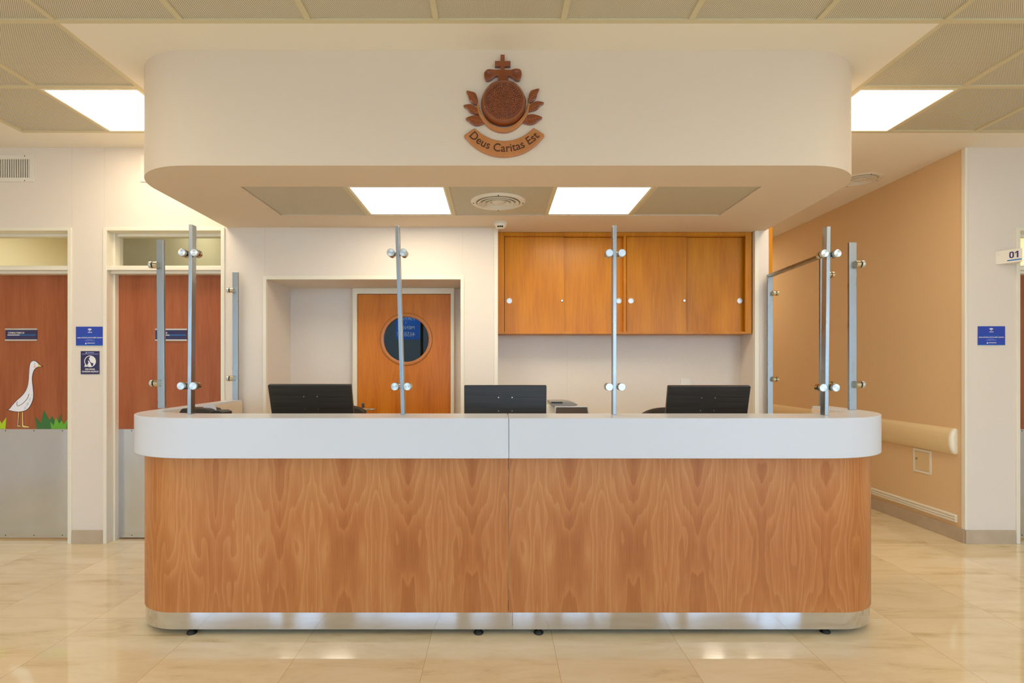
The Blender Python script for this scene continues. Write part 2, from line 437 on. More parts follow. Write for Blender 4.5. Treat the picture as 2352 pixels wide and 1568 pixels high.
# back wall (with door and niche openings)
bm = nb()
for x0, x1, z0, z1, y1 in ((-5.2, -4.07, 0, CEIL, 4.14), (-4.07, -3.154, 2.307, CEIL, 4.14), (-3.154, -2.874, 0, CEIL, 4.14),
                           (-2.874, -2.026, 2.307, CEIL, 4.14), (-2.026, -1.70, 0, CEIL, 4.6), (-1.70, -.26, 1.95, CEIL, 4.6),
                           (-.26, .01, 0, CEIL, 4.6), (.01, 1.955, SOF + .2, CEIL, 4.5)):
    box(bm, x0, x1, YW, y1, z0, z1)
struct('wall_back', bm, M['wall'])
struct('wall_niche', box(box(nb(), -1.70, -.26, YN1, 4.6, 0, 1.95), .01, 1.955, YN2, 4.5, 0, SOF + .2), M['wall'])
struct('wall_column', box(nb(), 1.955, 2.06, 4.10, 9.0, 0, CEIL), M['wall'])
struct('wall_far_right', box(box(box(nb(), 3.47, 3.855, YW, 4.14, 0, CEIL), 3.855, 4.70, YW, 4.14, 2.307, CEIL), 4.70, 5.4, YW, 4.14, 0, CEIL), M['wall'])
struct('wall_right', box(nb(), 3.47, 3.6, 4.14, 9.0, 0, CEIL), M['wall_warmlit'])
# make the corridor face run to the corner
struct('wall_corridor_face', box(nb(), 3.466, 3.4715, YW + .001, 9.0, 0, CEIL), M['wall_warmlit'])
struct('wall_corridor_end', box(nb(), 2.06, 3.47, 8.9, 9.0, 0, CEIL), M['wall_warmlit'])
struct('wall_left', box(nb(), -5.3, -5.2, -3.35, 4.14, 0, CEIL), M['wall'])
struct('wall_outer_right', box(nb(), 5.4, 5.5, -3.35, 4.14, 0, CEIL), M['wall'])
bm = nb()   # unseen street side: opening sized for daylight, piers added to band plinth reflections
for a in ((-3.25, -2.75, 0, CEIL), (-.75, -.2, 0, CEIL), (1.05, 1.3, 0, CEIL), (2.2, 2.75, 0, CEIL), (-5.2, -5.0, 0, CEIL), (5.2, 5.4, 0, CEIL), (-5.0, 5.2, 2.7, CEIL), (-5.0, 5.2, 0, .1)):
    box(bm, a[0], a[1], -3.35, -3.2, a[2], a[3])
struct('wall_street', bm, M['wall'])
win = sempty('window_1', (0, -3.27, 0))
bm = nb()
for x in (-5.0, -4.1, -1.7, .4, 1.75, 3.9, 5.14): box(bm, x, x + .06, -3.30, -3.24, .1, 2.7)
mk('window_frame', bm, M['dark'], win)

# seams of the wall covering
bm = nb()
for px_ in (240, 165):
    X, _ = PX(px_, 0, YW); box(bm, X, X + .0015, YW - .0006, YW + .001, 2.33, CEIL)
for px_ in (608, 1062):
    X, _ = PX(px_, 0, YW); box(bm, X, X + .0015, YW - .0006, YW + .001, 1.976, SOF)
X, _ = PX(1302, 0, YN2); box(bm, X, X + .0015, YN2 - .0006, YN2 + .001, 0, SOF)
struct('trim_1', bm, mat('covering_seam', (212, 200, 186), .9))

# cream corner profiles
bm = nb()
prism(bm, [(-1.722, 0), (-1.696, 0), (-1.696, 1.946), (-.264, 1.946), (-.264, 0), (-.238, 0), (-.238, 1.974), (-1.722, 1.974)], YW - .008, YW + .02)
struct('trim_2', bm, M['trim'], bevel=.003)
struct('trim_3', box(nb(), -.018, .012, YW - .006, YW + .03, 0, SOF), M['trim'], bevel=.003)
struct('trim_4', box(nb(), 1.953, 1.985, 4.094, 4.13, 0, SOF), M['trim'], bevel=.003)
struct('trim_5', box(nb(), 3.456, 3.476, YW - .005, YW + .03, .1, CEIL), M['trim'], bevel=.004)

# skirting
def skirt(name, a):
    struct(name, box(nb(), *a), M['skirt'], bevel=.002)
skirt('baseboard_left', (-3.125, -2.897, YW - .014, YW + .001, 0, .1))
skirt('baseboard_back', (-2.003, -1.722, YW - .014, YW + .001, 0, .1))
skirt('baseboard_far_right', (3.456, 3.82, YW - .014, YW + .001, 0, .1))
skirt('baseboard_right', (3.452, 3.4665, YW + .001, 8.9, 0, .1))

# ceiling -------------------------------------------------------------
PIT = .5965; XT0 = -2.072; YT0 = 2.543
ceil = sempty('ceiling', (0, 0, CEIL))
bm = nb()
box(bm, -5.2, 5.4, 3.7500, YW, CEIL, CEIL + .08)
box(bm, XT0 + .014, 2.104 - .014, YT0 + .014, 3.7500, CEIL, CEIL + .08)
box(bm, -5.2, -3.2790, -3.35, 3.7500, CEIL, CEIL + .08)
box(bm, 2.06, 3.47, YW, 9.0, CEIL, CEIL + .08)
box(bm, -3.2790, 5.4, -3.35, YT0 - 2 * PIT - .0140, CEIL, CEIL + .08)
mk('plaster_ceiling', bm, M['plaster'], ceil)
LIDZ = CEIL + .1
mk('light_lid', box(nb(), -5.3, 5.5, -3.35, 9.0, LIDZ, LIDZ + .05), M['dark'], ceil)  # unseen lid added above the tiles to block light

cells = []   # (x0,x1,y0,y1,type)
rows = [(YT0 - 2 * PIT, YT0 - PIT), (YT0 - PIT, YT0), (YT0, YT0 + PIT), (YT0 + PIT, YT0 + 2 * PIT)]
lights = []
bars = set()
for r, (y0, y1) in enumerate(rows):
    for k in range(-2, 12):
        x0 = XT0 + k * PIT; x1 = x0 + PIT
        if r >= 2 and 0 <= k <= 6: continue
        lamp = (r == 3 and k in (-1, 7)) or (r == 0 and k in (-1, 7))
        cells.append((x0, x1, y0, y1, lamp))
tile_m = None
HB = .0135
for x0, x1, y0, y1, lamp in cells:
    if lamp: lights.append((x0, x1, y0, y1)); continue
    bm = nb(); box(bm, x0 + HB, x1 - HB, y0 + HB, y1 - HB, CEIL + .008, CEIL + .03)
    mk('perforated_tile', bm, M['perf'], ceil)
# grid bars
def gbar(a): mk('grid_bar', box(nb(), a[0], a[1], a[2], a[3], CEIL - .0, CEIL + .06), M['tilebar'], ceil)
YB0 = YT0 - 2 * PIT; YB3 = YT0 + 2 * PIT
for k in range(-2, 13):
    x = XT0 + k * PIT
    for j_ in range(2 if 1 <= k <= 6 else 4):
        gbar((x - HB, x + HB, YB0 + j_ * PIT + HB + .0012, YB0 + (j_ + 1) * PIT - HB - .0012))
XL0 = XT0 - 2 * PIT; XR0 = XT0 + 12 * PIT
for j, y in enumerate((YB0, YT0 - PIT, YT0, YT0 + PIT, YB3)):
    if j <= 2: gbar((XL0 - HB, XR0 + HB, y - HB, y + HB))
    else: gbar((XL0 - HB, XT0 + HB, y - HB, y + HB)); gbar((2.104 - HB, XR0 + HB, y - HB, y + HB))

lamp_labels = {3: {-1: 'bright square ceiling panel light left of the white bulkhead', 7: 'bright square ceiling panel light right of the white bulkhead'}}
def lamp_unit(x0, x1, y0, y1, z, label, group='square ceiling panel lights', dm='lamp'):
    c = ((x0 + x1) / 2, (y0 + y1) / 2, z)
    t = thing('ceiling_light', label, 'ceiling light', c, 0, group)
    e = .016
    fr = holed(nb(), [(x0 + .014, y0 + .014), (x1 - .014, y0 + .014), (x1 - .014, y1 - .014), (x0 + .014, y1 - .014)],
               [[(x0 + e + .012, y0 + e + .012), (x1 - e - .012, y0 + e + .012), (x1 - e - .012, y1 - e - .012), (x0 + e + .012, y1 - e - .012)]], z - .003, z + .03, 'z')
    mk('frame', fr, M['cream'], t)
    mk('diffuser', box(nb(), x0 + e + .012, x1 - e - .012, y0 + e + .012, y1 - e - .012, z + .003, z + .012), M[dm], t)
    return t
for x0, x1, y0, y1 in lights:
    k = round((x0 - XT0) / PIT); r = 3 if y0 > 3 else 0
    lb = lamp_labels.get(r, {}).get(k) or ('square ceiling panel light overhead in front of the desk, on the %s' % {-1: 'left', 7: 'right'}[k])
    lamp_unit(x0, x1, y0, y1, CEIL, lb)
for i, (x, y) in enumerate(((-3.0, -.3), (3.3, -.3), (-3.0, -2.4), (3.3, -2.4))):  # unseen lamps added behind the viewer to light the hall
    lamp_unit(x, x + .6, y, y + .6, CEIL - .034, 'added unseen square panel light on the plaster ceiling behind the viewer, %s row, %s from the left' % (('near', 'far')[i // 2], ('first', 'second')[i % 2]))
lamp_unit(2.3, 2.9, 6.9, 7.5, CEIL - .034, 'panel light in the corridor ceiling beyond the desk')

# bulkhead ------------------------------------------------------------
XBL, XBR, YBF, RB = -1.974, 1.99, 2.77, .38
out = [(-1.99, YW + .02)]
for i in range(25):
    a = math.radians(180 + 90 * i / 24); out.append((XBL + RB + RB * math.cos(a), YBF + RB + RB * math.sin(a)))
for i in range(25):
    a = math.radians(270 + 90 * i / 24); out.append((XBR - RB + RB * math.cos(a), YBF + RB + RB * math.sin(a)))
out += [(2.03, 4.10), (1.955, 4.10), (1.955, YN2), (.01, YN2), (.01, YW + .02)]
HX0, HX1, HY0, HY1 = -1.462, 1.515, 3.095, 3.682
hole = [(HX0, HY0), (HX1, HY0), (HX1, HY1), (HX0, HY1)]
XC_B = .02
bulk = sempty('ceiling_bulkhead', (0, 3.4, SOF))
bm = holed(nb(), [(XC_B + (p[0] - XC_B) * .985, p[1] + (.03 if p[1] < 3.9 else 0)) for p in out[:-4]] + out[-4:], [hole], SOF, SOF + .04, 'z')
mk('soffit', bm, M['bulkhead'], bulk)
bm = nb()
op = out[:-4]; ip = [(XC_B + (p[0] - XC_B) * .985, p[1] + (.03 if p[1] < 3.9 else 0)) for p in op]
Q = [[bm.verts.new((a[0], a[1], SOF)), bm.verts.new((a[0], a[1], CEIL + .001)), bm.verts.new((b[0], b[1], CEIL + .001)), bm.verts.new((b[0], b[1], SOF))] for a, b in zip(op, ip)]
for a, b in zip(Q, Q[1:]):
    for i in range(4): bm.faces.new((a[i], b[i], b[(i + 1) % 4], a[(i + 1) % 4]))
bm.faces.new(Q[0]); bm.faces.new(Q[-1])
o = mk('fascia', bm, M['bulkhead'], bulk, smooth=True, angle=35)
mk('recess_lid', box(nb(), HX0 - .02, HX1 + .02, HY0 - .02, HY1 + .02, SOF + .045, SOF + .06), M['dark'], bulk)
edges = [-1.458, -.860, -.290, .343, .912, 1.511]
sob = [(-1.458, -.875, 't'), (-.862, -.29, 'l'), (-.282, .338, 't'), (.338, .908, 'l'), (.922, 1.511, 't')]
for x0, x1, ty in sob:
    if ty == 't':
        mk('perforated_tile', box(nb(), x0, x1, HY0 + .004, HY1 - .004, SOF + .006, SOF + .03), M['perf'], bulk)
for x in (-.868, -.286, .338, .915):
    mk('grid_bar', box(nb(), x - .012, x + .012, HY0, HY1, SOF + .001, SOF + .04), M['tilebar'], bulk)
lamp_unit(-.87, -.28, HY0 - .004, HY1 + .004, SOF + .006, 'bright square panel light set in the bulkhead underside, left of the round air diffuser', 'panel lights in the bulkhead underside', 'lamp_low')
lamp_unit(.325, .917, HY0 - .004, HY1 + .004, SOF + .006, 'bright square panel light set in the bulkhead underside, right of the round air diffuser', 'panel lights in the bulkhead underside', 'lamp_low')

def diffuser(c, R, z, label):
    t = thing('air_diffuser', label, 'air vent', (c[0], c[1], z), 0, 'round ceiling air diffusers')
    mk('flange', lathe(nb(), [(R * .80, .004), (R * .80, -.006), (R * .84, -.010), (R * .96, -.007), (R, 0), (R, .004)], (c[0], c[1], z), n=48), M['white'], t, smooth=True)
    for q in (.70, .54, .38):
        mk('cone_ring', lathe(nb(), [(R * q * 1.08, -.012), (R * (q - .10), .012), (R * (q - .11), .010), (R * q * 1.05, -.015), (R * q * 1.08, -.012)], (c[0], c[1], z), n=48), M['white'], t, smooth=True)
    mk('center_cone', lathe(nb(), [(0, -.012), (R * .2, -.010), (R * .24, -.004), (R * .1, .006), (0, .006)], (c[0], c[1], z), n=32), M['white'], t, smooth=True)
    mk('dark_throat', lathe(nb(), [(0, .003), (R * .82, .003), (R * .82, .0045), (0, .0045)], (c[0], c[1], z), n=32), mat('vent_throat', (60, 52, 42), .9), t)
    for a in (0, 90, 180, 270):
        x = c[0] + R * .9 * math.cos(math.radians(a)); y = c[1] + R * .9 * math.sin(math.radians(a))
        mk('screw', lathe(nb(), [(0, -.012), (.004, -.011), (.004, -.004), (0, -.004)], (x, y, z), n=8), M['dark'], t)
    return t
diffuser((.012, 3.39), .172, SOF + .004, 'round white air diffuser between the two lights under the bulkhead')
diffuser((3.13, 4.68), .175, CEIL, 'round white air diffuser in the corridor ceiling, right of the bulkhead')

t = thing('smoke_detector', 'small white smoke detector under the bulkhead beside the wall', 'smoke detector', (.03, 3.86, SOF))
mk('base', lathe(nb(), [(0, 0), (.05, 0), (.05, -.010), (.044, -.014), (0, -.014)], (.03, 3.86, SOF)), M['white'], t, smooth=True)
mk('sensor_head', lathe(nb(), [(.040, -.014), (.040, -.026), (.030, -.040), (.012, -.046), (0, -.046)], (.03, 3.86, SOF)), M['white'], t, smooth=True)
bm = nb()
for a in (-120, -95, -70):
    x = .03 + .034 * math.cos(math.radians(a)); y = 3.86 + .034 * math.sin(math.radians(a)); box(bm, x - .006, x + .006, y - .004, y + .004, SOF - .040, SOF - .031)
mk('smoke_slots', bm, M['dark'], t)

# doors ---------------------------------------------------------------
def door(name, x0, x1, sides, split=True, wood_m=None):
    """opening x0..x1 in the wall plane YW; leaf at 4.10"""
    d = sempty(name, ((x0 + x1) / 2, YW, 0))
    fr = nb(); T = .024
    prism(fr, [(x0 - T, 0), (x0 + .004, 0), (x0 + .004, 2.305), (x1 - .004, 2.305), (x1 - .004, 0), (x1 + T, 0), (x1 + T, 2.33), (x0 - T, 2.33)], YW - .010, 4.15)
    mk('frame', fr, M['trim'], d, bevel=.003)
    fr = nb(); box(fr, x0 + .004, x0 + .018, 4.06, 4.15, 0, 2.305); box(fr, x1 - .018, x1 - .004, 4.06, 4.15, 0, 2.305); box(fr, x0 + .004, x1 - .004, 4.085, 4.15, 2.285, 2.305)
    mk('door_stop', fr, M['trim'], d, bevel=.002)
    mk('transom_bar', box(box(nb(), x0, x1, YW - .006, 4.05, 2.015, 2.043), x0 + .004, x1 - .004, 4.03, 4.15, 1.995, 2.055), M['trim'], d, bevel=.003)
    mk('transom_glass', box(nb(), x0 + .01, x1 - .01, 4.11, 4.114, 2.05, 2.29), M['glass'], d)
    mk('leaf', box(nb(), x0 + .006, x1 - .006, 4.10, 4.14, .012, 1.998), wood_m or M['doorw'], d, bevel=.002)
    mk('kick_plate', box(nb(), x0 + .008, x1 - .008, 4.097, 4.1005, .014, .832), M['kick'], d)
    for zz in (.82, .03):
        for fx in (.14, .38, .62, .86):
            xx = x0 + (x1 - x0) * fx
            mk('screw', cyl(nb(), (xx, 4.0965, zz), (xx, 4.098, zz), .004, n=8), M['dark'], d)
    return d
door('door_1', -4.05, -3.154, 1)
door('door_2', -2.874, -2.026, 1)
door('door_4', 3.855, 4.70, 1)
# rooms behind the transoms
def room(name, x0, x1, lampw, wl):
    r = sempty(name, ((x0 + x1) / 2, 5.5, 0))
    bm = nb(); box(bm, x0, x1, 7.0, 7.05, 0, 2.9); box(bm, x0 - .05, x0, 4.15, 7.05, 0, 2.9); box(bm, x1, x1 + .05, 4.15, 7.05, 0, 2.9)
    box(bm, x0, x1, 4.15, 7.0, 2.85, 2.9)
    mk('room_walls', bm, wl, r)
    mk('room_lamp', box(nb(), (x0 + x1) / 2 - .3, (x0 + x1) / 2 + .3, 5.2, 5.8, 2.84, 2.848), lampw, r)
room('wall_consulting_room', -5.1, -3.02, M['roomlamp'], mat('pale_yellow_paint', (236, 228, 200), .8))
room('wall_consulting_room_two', -2.96, -1.9, emis('dim_room_lamp', (1, .92, .76), 8), mat('olive_paint', (206, 198, 166), .8))
room('wall_consulting_room_three', 3.66, 5.3, M['roomlamp'], mat('pale_yellow_paint_b', (236, 228, 200), .8))

# niche door with porthole
dn = sempty('door_3', (-.68, YN1, 0))
lx0, lx1 = (822 - CX) * 4.44 / F, (1035 - CX) * 4.44 / F
fx0, fx1 = (811 - CX) * 4.44 / F, (1043.5 - CX) * 4.44 / F
pc = PX(933, 779, 4.44); 
bm = holed(nb(), [(lx0, .01), (lx1, .01), (lx1, 1.895), (lx0, 1.895)], [circ(pc[0], pc[1], .187, 40)], 4.44, 4.475, 'y')
mk('leaf', bm, M['nichedoor'], dn)
bm = prism(nb(), [(fx0, 0), (lx0 - .002, 0), (lx0 - .002, 1.898), (lx1 + .002, 1.898), (lx1 + .002, 0), (fx1, 0), (fx1, 1.948), (fx0, 1.948)], 4.415, YN1 - .001)
mk('frame', bm, M['cream'], dn, bevel=.004)
mk('porthole_ring', lathe(nb(), [(.185, .01), (.185, -.006), (.189, -.009), (.210, -.009), (.216, -.004), (.217, 0), (.217, .004), (.185, .01)], (pc[0], 4.44, pc[1]), 'y', 48), mat('ring_veneer', (196, 118, 48), .4, coat=.2), dn, smooth=True)
mk('porthole_glass', lathe(nb(), [(0, 0), (.19, 0), (.19, .004), (0, .004)], (pc[0], 4.452, pc[1]), 'y', 40), M['glassdark'], dn)
hx, hz = PX(833, 925, 4.42)
mk('lock_plate', box(nb(), hx - .012, hx + .012, 4.432, 4.442, hz - .16, hz), M['chrome'], dn, bevel=.002)
mk('lever_handle', tube(nb(), [(hx, 4.44, hz - .05), (hx, 4.40, hz - .05), (hx + .02, 4.385, hz - .05), (hx + .11, 4.385, hz - .05)], .008), M['chrome'], dn, smooth=True)
struct('wall_dark_room', box(nb(), -1.8, -.1, 4.62, 4.70, 0, 2.4), M['dark'])  # dark colour stands in for the unlit room behind the porthole

# ================================================================== RECEPTION DESK
XC = .058
def arcpath(xl, xr, yf, r, yl, yr, ry=None, xl_end=None, xr_end=None, cxl=None, cxr=None, ycen=None, n=28):
    """front path from the left wing end round to the right wing end, list of points"""
    ry = ry or r; cxl = xl + r if cxl is None else cxl; cxr = xr - r if cxr is None else cxr
    yc = yf + ry if ycen is None else ycen
    L = [(xl if xl_end is None else xl_end, yl)]
    for i in range(n + 1):
        a = math.radians(180 + 90 * i / n); L.append((cxl + (cxl - xl) * math.cos(a), yc + ry * math.sin(a)))
    for i in range(n + 1):
        a = math.radians(270 + 90 * i / n); L.append((cxr + (xr - cxr) * math.cos(a), yc + ry * math.sin(a)))
    L.append((xr if xr_end is None else xr_end, yr))
    return L
def split_band(outer, inner, n, xs, gap=.0008):
    """cut at x = xs on the straight front (between index n+1 and n+2)"""
    oL = outer[:n + 2] + [(xs - gap, outer[n + 1][1])]; iL = inner[:n + 2] + [(xs - gap, inner[n + 1][1])]
    oR = [(xs + gap, outer[n + 2][1])] + outer[n + 2:]; iR = [(xs + gap, inner[n + 2][1])] + inner[n + 2:]
    return (oL, iL), (oR, iR)
def band(outer, inner, z0, z1, u0=0):
    bm = nb(); uvl = bm.loops.layers.uv.new('UVMap')
    u = [u0]
    for a, b in zip(outer, outer[1:]): u.append(u[-1] + math.dist(a, b))
    vs_ = []
    for (o, i_) in zip(outer, inner):
        vs_.append([bm.verts.new((o[0], o[1], z0)), bm.verts.new((o[0], o[1], z1)), bm.verts.new((i_[0], i_[1], z1)), bm.verts.new((i_[0], i_[1], z0))])
    def face(vv, uu):
        f = bm.faces.new(vv)
        for lp, q in zip(f.loops, uu): lp[uvl].uv = q
    for k in range(len(vs_) - 1):
        a, b = vs_[k], vs_[k + 1]; ua, ub = u[k], u[k + 1]
        face((a[0], b[0], b[1], a[1]), ((ua, z0), (ub, z0), (ub, z1), (ua, z1)))
        face((a[1], b[1], b[2], a[2]), ((ua, z1), (ub, z1), (ub, z1 + .1), (ua, z1 + .1)))
        face((a[2], b[2], b[3], a[3]), ((ua, z1), (ub, z1), (ub, z0), (ua, z0)))
        face((a[3], b[3], b[0], a[0]), ((ua, 0), (ub, 0), (ub, .1), (ua, .1)))
    for e in (vs_[0], vs_[-1]): face(tuple(e), ((0, 0), (0, 1), (.05, 1), (.05, 0)))
    return bm

n = 28
desk = thing('reception_desk', 'long curved reception desk with white counter, wood veneer front and steel plinth', 'reception desk', (XC, 2.9, 0))
CT0, CT1 = .875, 1.063
co = arcpath(-1.908, 2.023, 2.52, .48, 3.985, 3.313, xl_end=-1.945, xr_end=2.035)
ci = arcpath(-1.828, 1.89, 2.78, .40, 3.985, 3.313, ry=.22, xl_end=-1.872, xr_end=1.93, cxl=-1.428, cxr=1.543, ycen=3.0)
for (o_, i_) in split_band(co, ci, n, XC):
    mk('countertop', band(o_, i_, CT0, CT1), M['solid'], desk, bevel=.0032, seg=3, smooth=True, angle=35)
wo = arcpath(-1.816, 1.932, 2.622, .25, 3.975, 3.29, xl_end=-1.85)
wi = [(x * .985 + XC * .015 if abs(x) < 99 else x, y + .03) for x, y in wo]
wi[0] = (wi[0][0], 3.975); wi[-1] = (wi[-1][0], 3.29)
for (o_, i_), u0 in zip(split_band(wo, wi, n, XC), (0, 2.03)):
    mk('front_panel', band(o_, i_, .1135, .876, u0), M['desk'], desk, smooth=True, angle=35)
po = arcpath(-1.812, 1.928, 2.625, .25, 3.97, 3.285, xl_end=-1.846)
pi_ = [(x * .985 + XC * .015, y + .02) for x, y in po]
pi_[0] = (pi_[0][0], 3.97); pi_[-1] = (pi_[-1][0], 3.285)
for (o_, i_) in split_band(po, pi_, n, .078):
    mk('plinth', band(o_, i_, .031, .1125), M['plinth'], desk, smooth=True, angle=35)
for fx, fy in ((441, 2.650), (1099, 2.650), (1237, 2.650), (1895, 2.660)):
    X = (fx - CX) * fy / F
    f = mk('levelling_foot', lathe(nb(), [(0, 0), (.022, 0), (.0245, .004), (.023, .009), (.012, .018), (.010, .020), (0, .020)], (X, fy, 0), n=20), M['blackrub'], desk, smooth=True)
    mk('threaded_stud', cyl(nb(), (X, fy, .012), (X, fy, .06), .005, n=10), M['chrome'], f)
mk('shade_board', prism(nb(), [(XC + (x - XC) * .972, y + .035) for x, y in po[1:-1]][:] , .033, .048, 'z'), M['dark'], desk)  # unseen board added to block light and darken the gap below the plinth
mk('staff_worktop', box(nb(), -1.72, 1.80, 2.80, 3.30, .715, .74), M['cream'], desk, bevel=.002)
mk('corner_shelf', box(nb(), -1.80, -1.36, 2.80, 3.22, .905, .925), M['cream'], desk, bevel=.002)
mk('shelf_support', box(nb(), -1.79, -1.77, 2.82, 3.2, .74, .905), M['cream'], desk)
def lining(pts, name='inner_lining'):
    inn = [(x + (.004 if x < 0 else -.004), y + (.003 if abs(y - 2.78) < .3 else 0)) for x, y in pts]
    mk(name, band(pts, inn, .885, 1.050), M['liner'], desk)
lining(ci[:20]); lining(ci[-20:])
for x in (-1.70, -.55, .65, 1.76): mk('gable', box(nb(), x, x + .02, 2.82, 3.28, .048, .715), M['cream'], desk)

# ================================================================== SCREEN POSTS
def clamp(parent, c, ax, side):
    """round standoff clamp; ax = unit dir the round cap faces, side = dir from clamp to bar"""
    c = Vector(c); ax = Vector(ax); sd = Vector(side)
    b = mk('clamp', cyl(nb(), c + ax * -.004, c + ax * .018, .019, n=24), M['brass'], parent, smooth=True)
    mk('washer', cyl(nb(), c + ax * .018, c + ax * .026, .0125, n=20), M['blackrub'], b, smooth=True)
    mk('cap', cyl(cyl(nb(), c + ax * .026, c + ax * .040, .0195, n=28), c + ax * .040, c + ax * .0425, .0195, .0175, n=28), M['brushcap'], b, smooth=True)
    bm = nb(); q = c + sd * .016
    u = ax.cross(Vector((0, 0, 1)))
    cyl(bm, q - sd * .016 + ax * .006, q + sd * .010 + ax * .006, .010, n=12)
    mk('arm', bm, M['brass'], b, smooth=True)
# radially brushed disc
def cap_mat():
    m, nt, b = base_mat('radial_brushed_steel'); L = nt.links.new
    b.inputs['Metallic'].default_value = 1; b.inputs['Base Color'].default_value = lin((208, 212, 214)); b.inputs['Roughness'].default_value = .32
    b.inputs['Anisotropic'].default_value = .8
    tg = N(nt, 'ShaderNodeTangent'); tg.direction_type = 'RADIAL'; tg.axis = 'Y'
    L(tg.outputs[0], b.inputs['Tangent']); return m
M['brushcap'] = cap_mat()

GP = 'steel screen posts on the counter'
def post(X, Y, ztop, label, wide='y', lean=0, clamps=(), zb=CT1, caps=None):
    t = thing('screen_post', label, 'post', (X, Y, zb), 0, GP)
    hx_, hy_ = (.009, .020) if wide == 'y' else (.020, .009)
    bm = nb(); box(bm, X - hx_, X + hx_, Y - hy_, Y + hy_, zb, ztop)
    for v in bm.verts:
        if v.co.z > zb + .1: v.co.x += lean
    mk('bar', bm, M['steel'], t, bevel=.0015)
    return t
def lean_at(z, lean, ztop): return lean * (z - CT1) / (ztop - CT1)
def front_post(xb, xt, Y, ztop, label, zc):
    X = (xb - CX) * (Y) / F; XT = (xt - CX) * Y / F
    t = post(X, Y + .02, ztop, label, 'y', XT - X)
    for z in zc:
        dx = lean_at(z, XT - X, ztop)
        for s in (-1, 1): clamp(t, (X + dx + s * .031, Y + .020, z), (0, -1, 0), (-s, 0, 0))
    return t
front_post(434, 437.5, 2.737, 2.021, 'tall steel post at the left end of the counter front, round clamps both sides', (1.875, 1.206))
front_post(924.5, 911.5, 2.705, 2.007, 'slightly leaning steel post on the counter in front of the porthole door', (1.868, 1.204))
front_post(1412, 1412.5, 2.705, 2.007, 'upright steel post on the counter in front of the wood cabinet', (1.866, 1.202))
front_post(1899, 1904, 2.668, 1.993, 'tall steel post at the right end of the counter front, round clamps both sides', (1.856, 1.200))
def side_post(X, Y, ztop, label, s, zc, lean=0):
    t = post(X, Y + .009, ztop, label, 'x', lean)
    for z in zc: clamp(t, (X + s * .006 + lean_at(z, lean, ztop), Y - .016, z), (s, 0, 0), (0, 1, 0))
    return t
side_post(-1.93, 3.12, 2.034, 'steel post on the left wing just behind the counter corner, clamps facing left', -1, (1.885, 1.208), -.008)
side_post(-1.899, 3.94, 1.993, 'farthest steel post, on the left wing against the back wall', -1, (1.858, 1.218))
side_post(1.98, 3.008, 1.993, 'steel post on the right wing of the counter, clamps facing right', 1, (1.868, 1.204))
# gate frame
g = thing('gate_frame', 'steel gate frame between the right wing and the wall, with a flat top rail', 'gate frame', (2.02, 3.7, 0))
P8Y = 3.31
p = mk('post', box(nb(), 1.980, 2.020, P8Y, P8Y + .018, CT1, 1.975), M['steel'], g, bevel=.0015)
p2 = mk('post', box(nb(), 2.028, 2.068, 4.05, 4.068, 0, 1.975), M['steel'], g, bevel=.0015)
bm = nb()
v = [bm.verts.new(q) for q in ((1.98, P8Y, 1.975), (2.02, P8Y, 1.975), (2.068, 4.068, 1.975), (2.028, 4.068, 1.975))]
f = bm.faces.new(v); r = bmesh.ops.extrude_face_region(bm, geom=[f])
for e in r['geom']:
    if isinstance(e, bmesh.types.BMVert): e.co.z += .018
mk('top_rail', bm, M['steel'], g, bevel=.0015)
for pp_, X, Y, zs in ((p, 2.0, P8Y, (1.862, 1.197)), (p2, 2.048, 4.05, (1.850, 1.210))):
    for z in zs:
        b = mk('clamp', cyl(nb(), (X + .008, Y - .014, z), (X + .028, Y - .014, z), .018, n=20), M['brass'], g, smooth=True)
        mk('cap', cyl(cyl(nb(), (X + .028, Y - .014, z), (X + .036, Y - .014, z), .011, n=16), (X + .036, Y - .014, z), (X + .050, Y - .014, z), .0185, n=24), M['brass'], b, smooth=True)
        mk('arm', cyl(nb(), (X + .012, Y - .014, z), (X + .012, Y + .002, z), .009, n=12), M['brass'], b, smooth=True)

# ================================================================== WALL CABINET
YC = 4.13
def cx_(p_, Y=YC): return (p_ - CX) * Y / F
def cz_(p_, Y=YC): return EYE + (HY - p_) * Y / F
cab = thing('wall_cabinet', 'honey wood wall cabinet with four sliding doors under the bulkhead', 'cabinet', ((cx_(1143) + cx_(1727)) / 2, 4.2, 1.55))
bx0, bx1 = .012, 1.947
bz0, bz1 = cz_(766.5), 2.3285
bm = nb()
box(bm, bx0, bx1, YC + .01, YN2 - .002, bz0, bz0 + .02); box(bm, bx0, bx1, YC + .01, YN2 - .002, bz1 - .03, bz1)
box(bm, bx0, bx0 + .02, YC + .01, YN2 - .002, bz0 + .02, bz1 - .03); box(bm, bx1 - .02, bx1, YC + .01, YN2 - .002, bz0 + .02, bz1 - .03)
box(bm, bx0 + .02, bx1 - .02, YN2 - .02, YN2 - .002, bz0 + .02, bz1 - .03)
mk('carcass', bm, M['cab'], cab)
bm = nb()
box(bm, bx0, cx_(1158), YC, YC + .02, bz0, bz1); box(bm, cx_(1712), bx1, YC, YC + .02, bz0, bz1)
box(bm, cx_(1158), cx_(1712), YC, YC + .02, cz_(541.5), bz1); box(bm, cx_(1158), cx_(1712), YC, YC + .02, bz0, cz_(762.5))
box(bm, cx_(1432.5), cx_(1438.5), YC, YC + .06, cz_(762.5), cz_(541.5))
mk('face_frame', bm, M['cab'], cab, bevel=.0012)
cups = {0: (1169.7, 'L'), 1: (1421.6, 'R'), 2: (1449, 'L'), 3: (1699, 'R')}
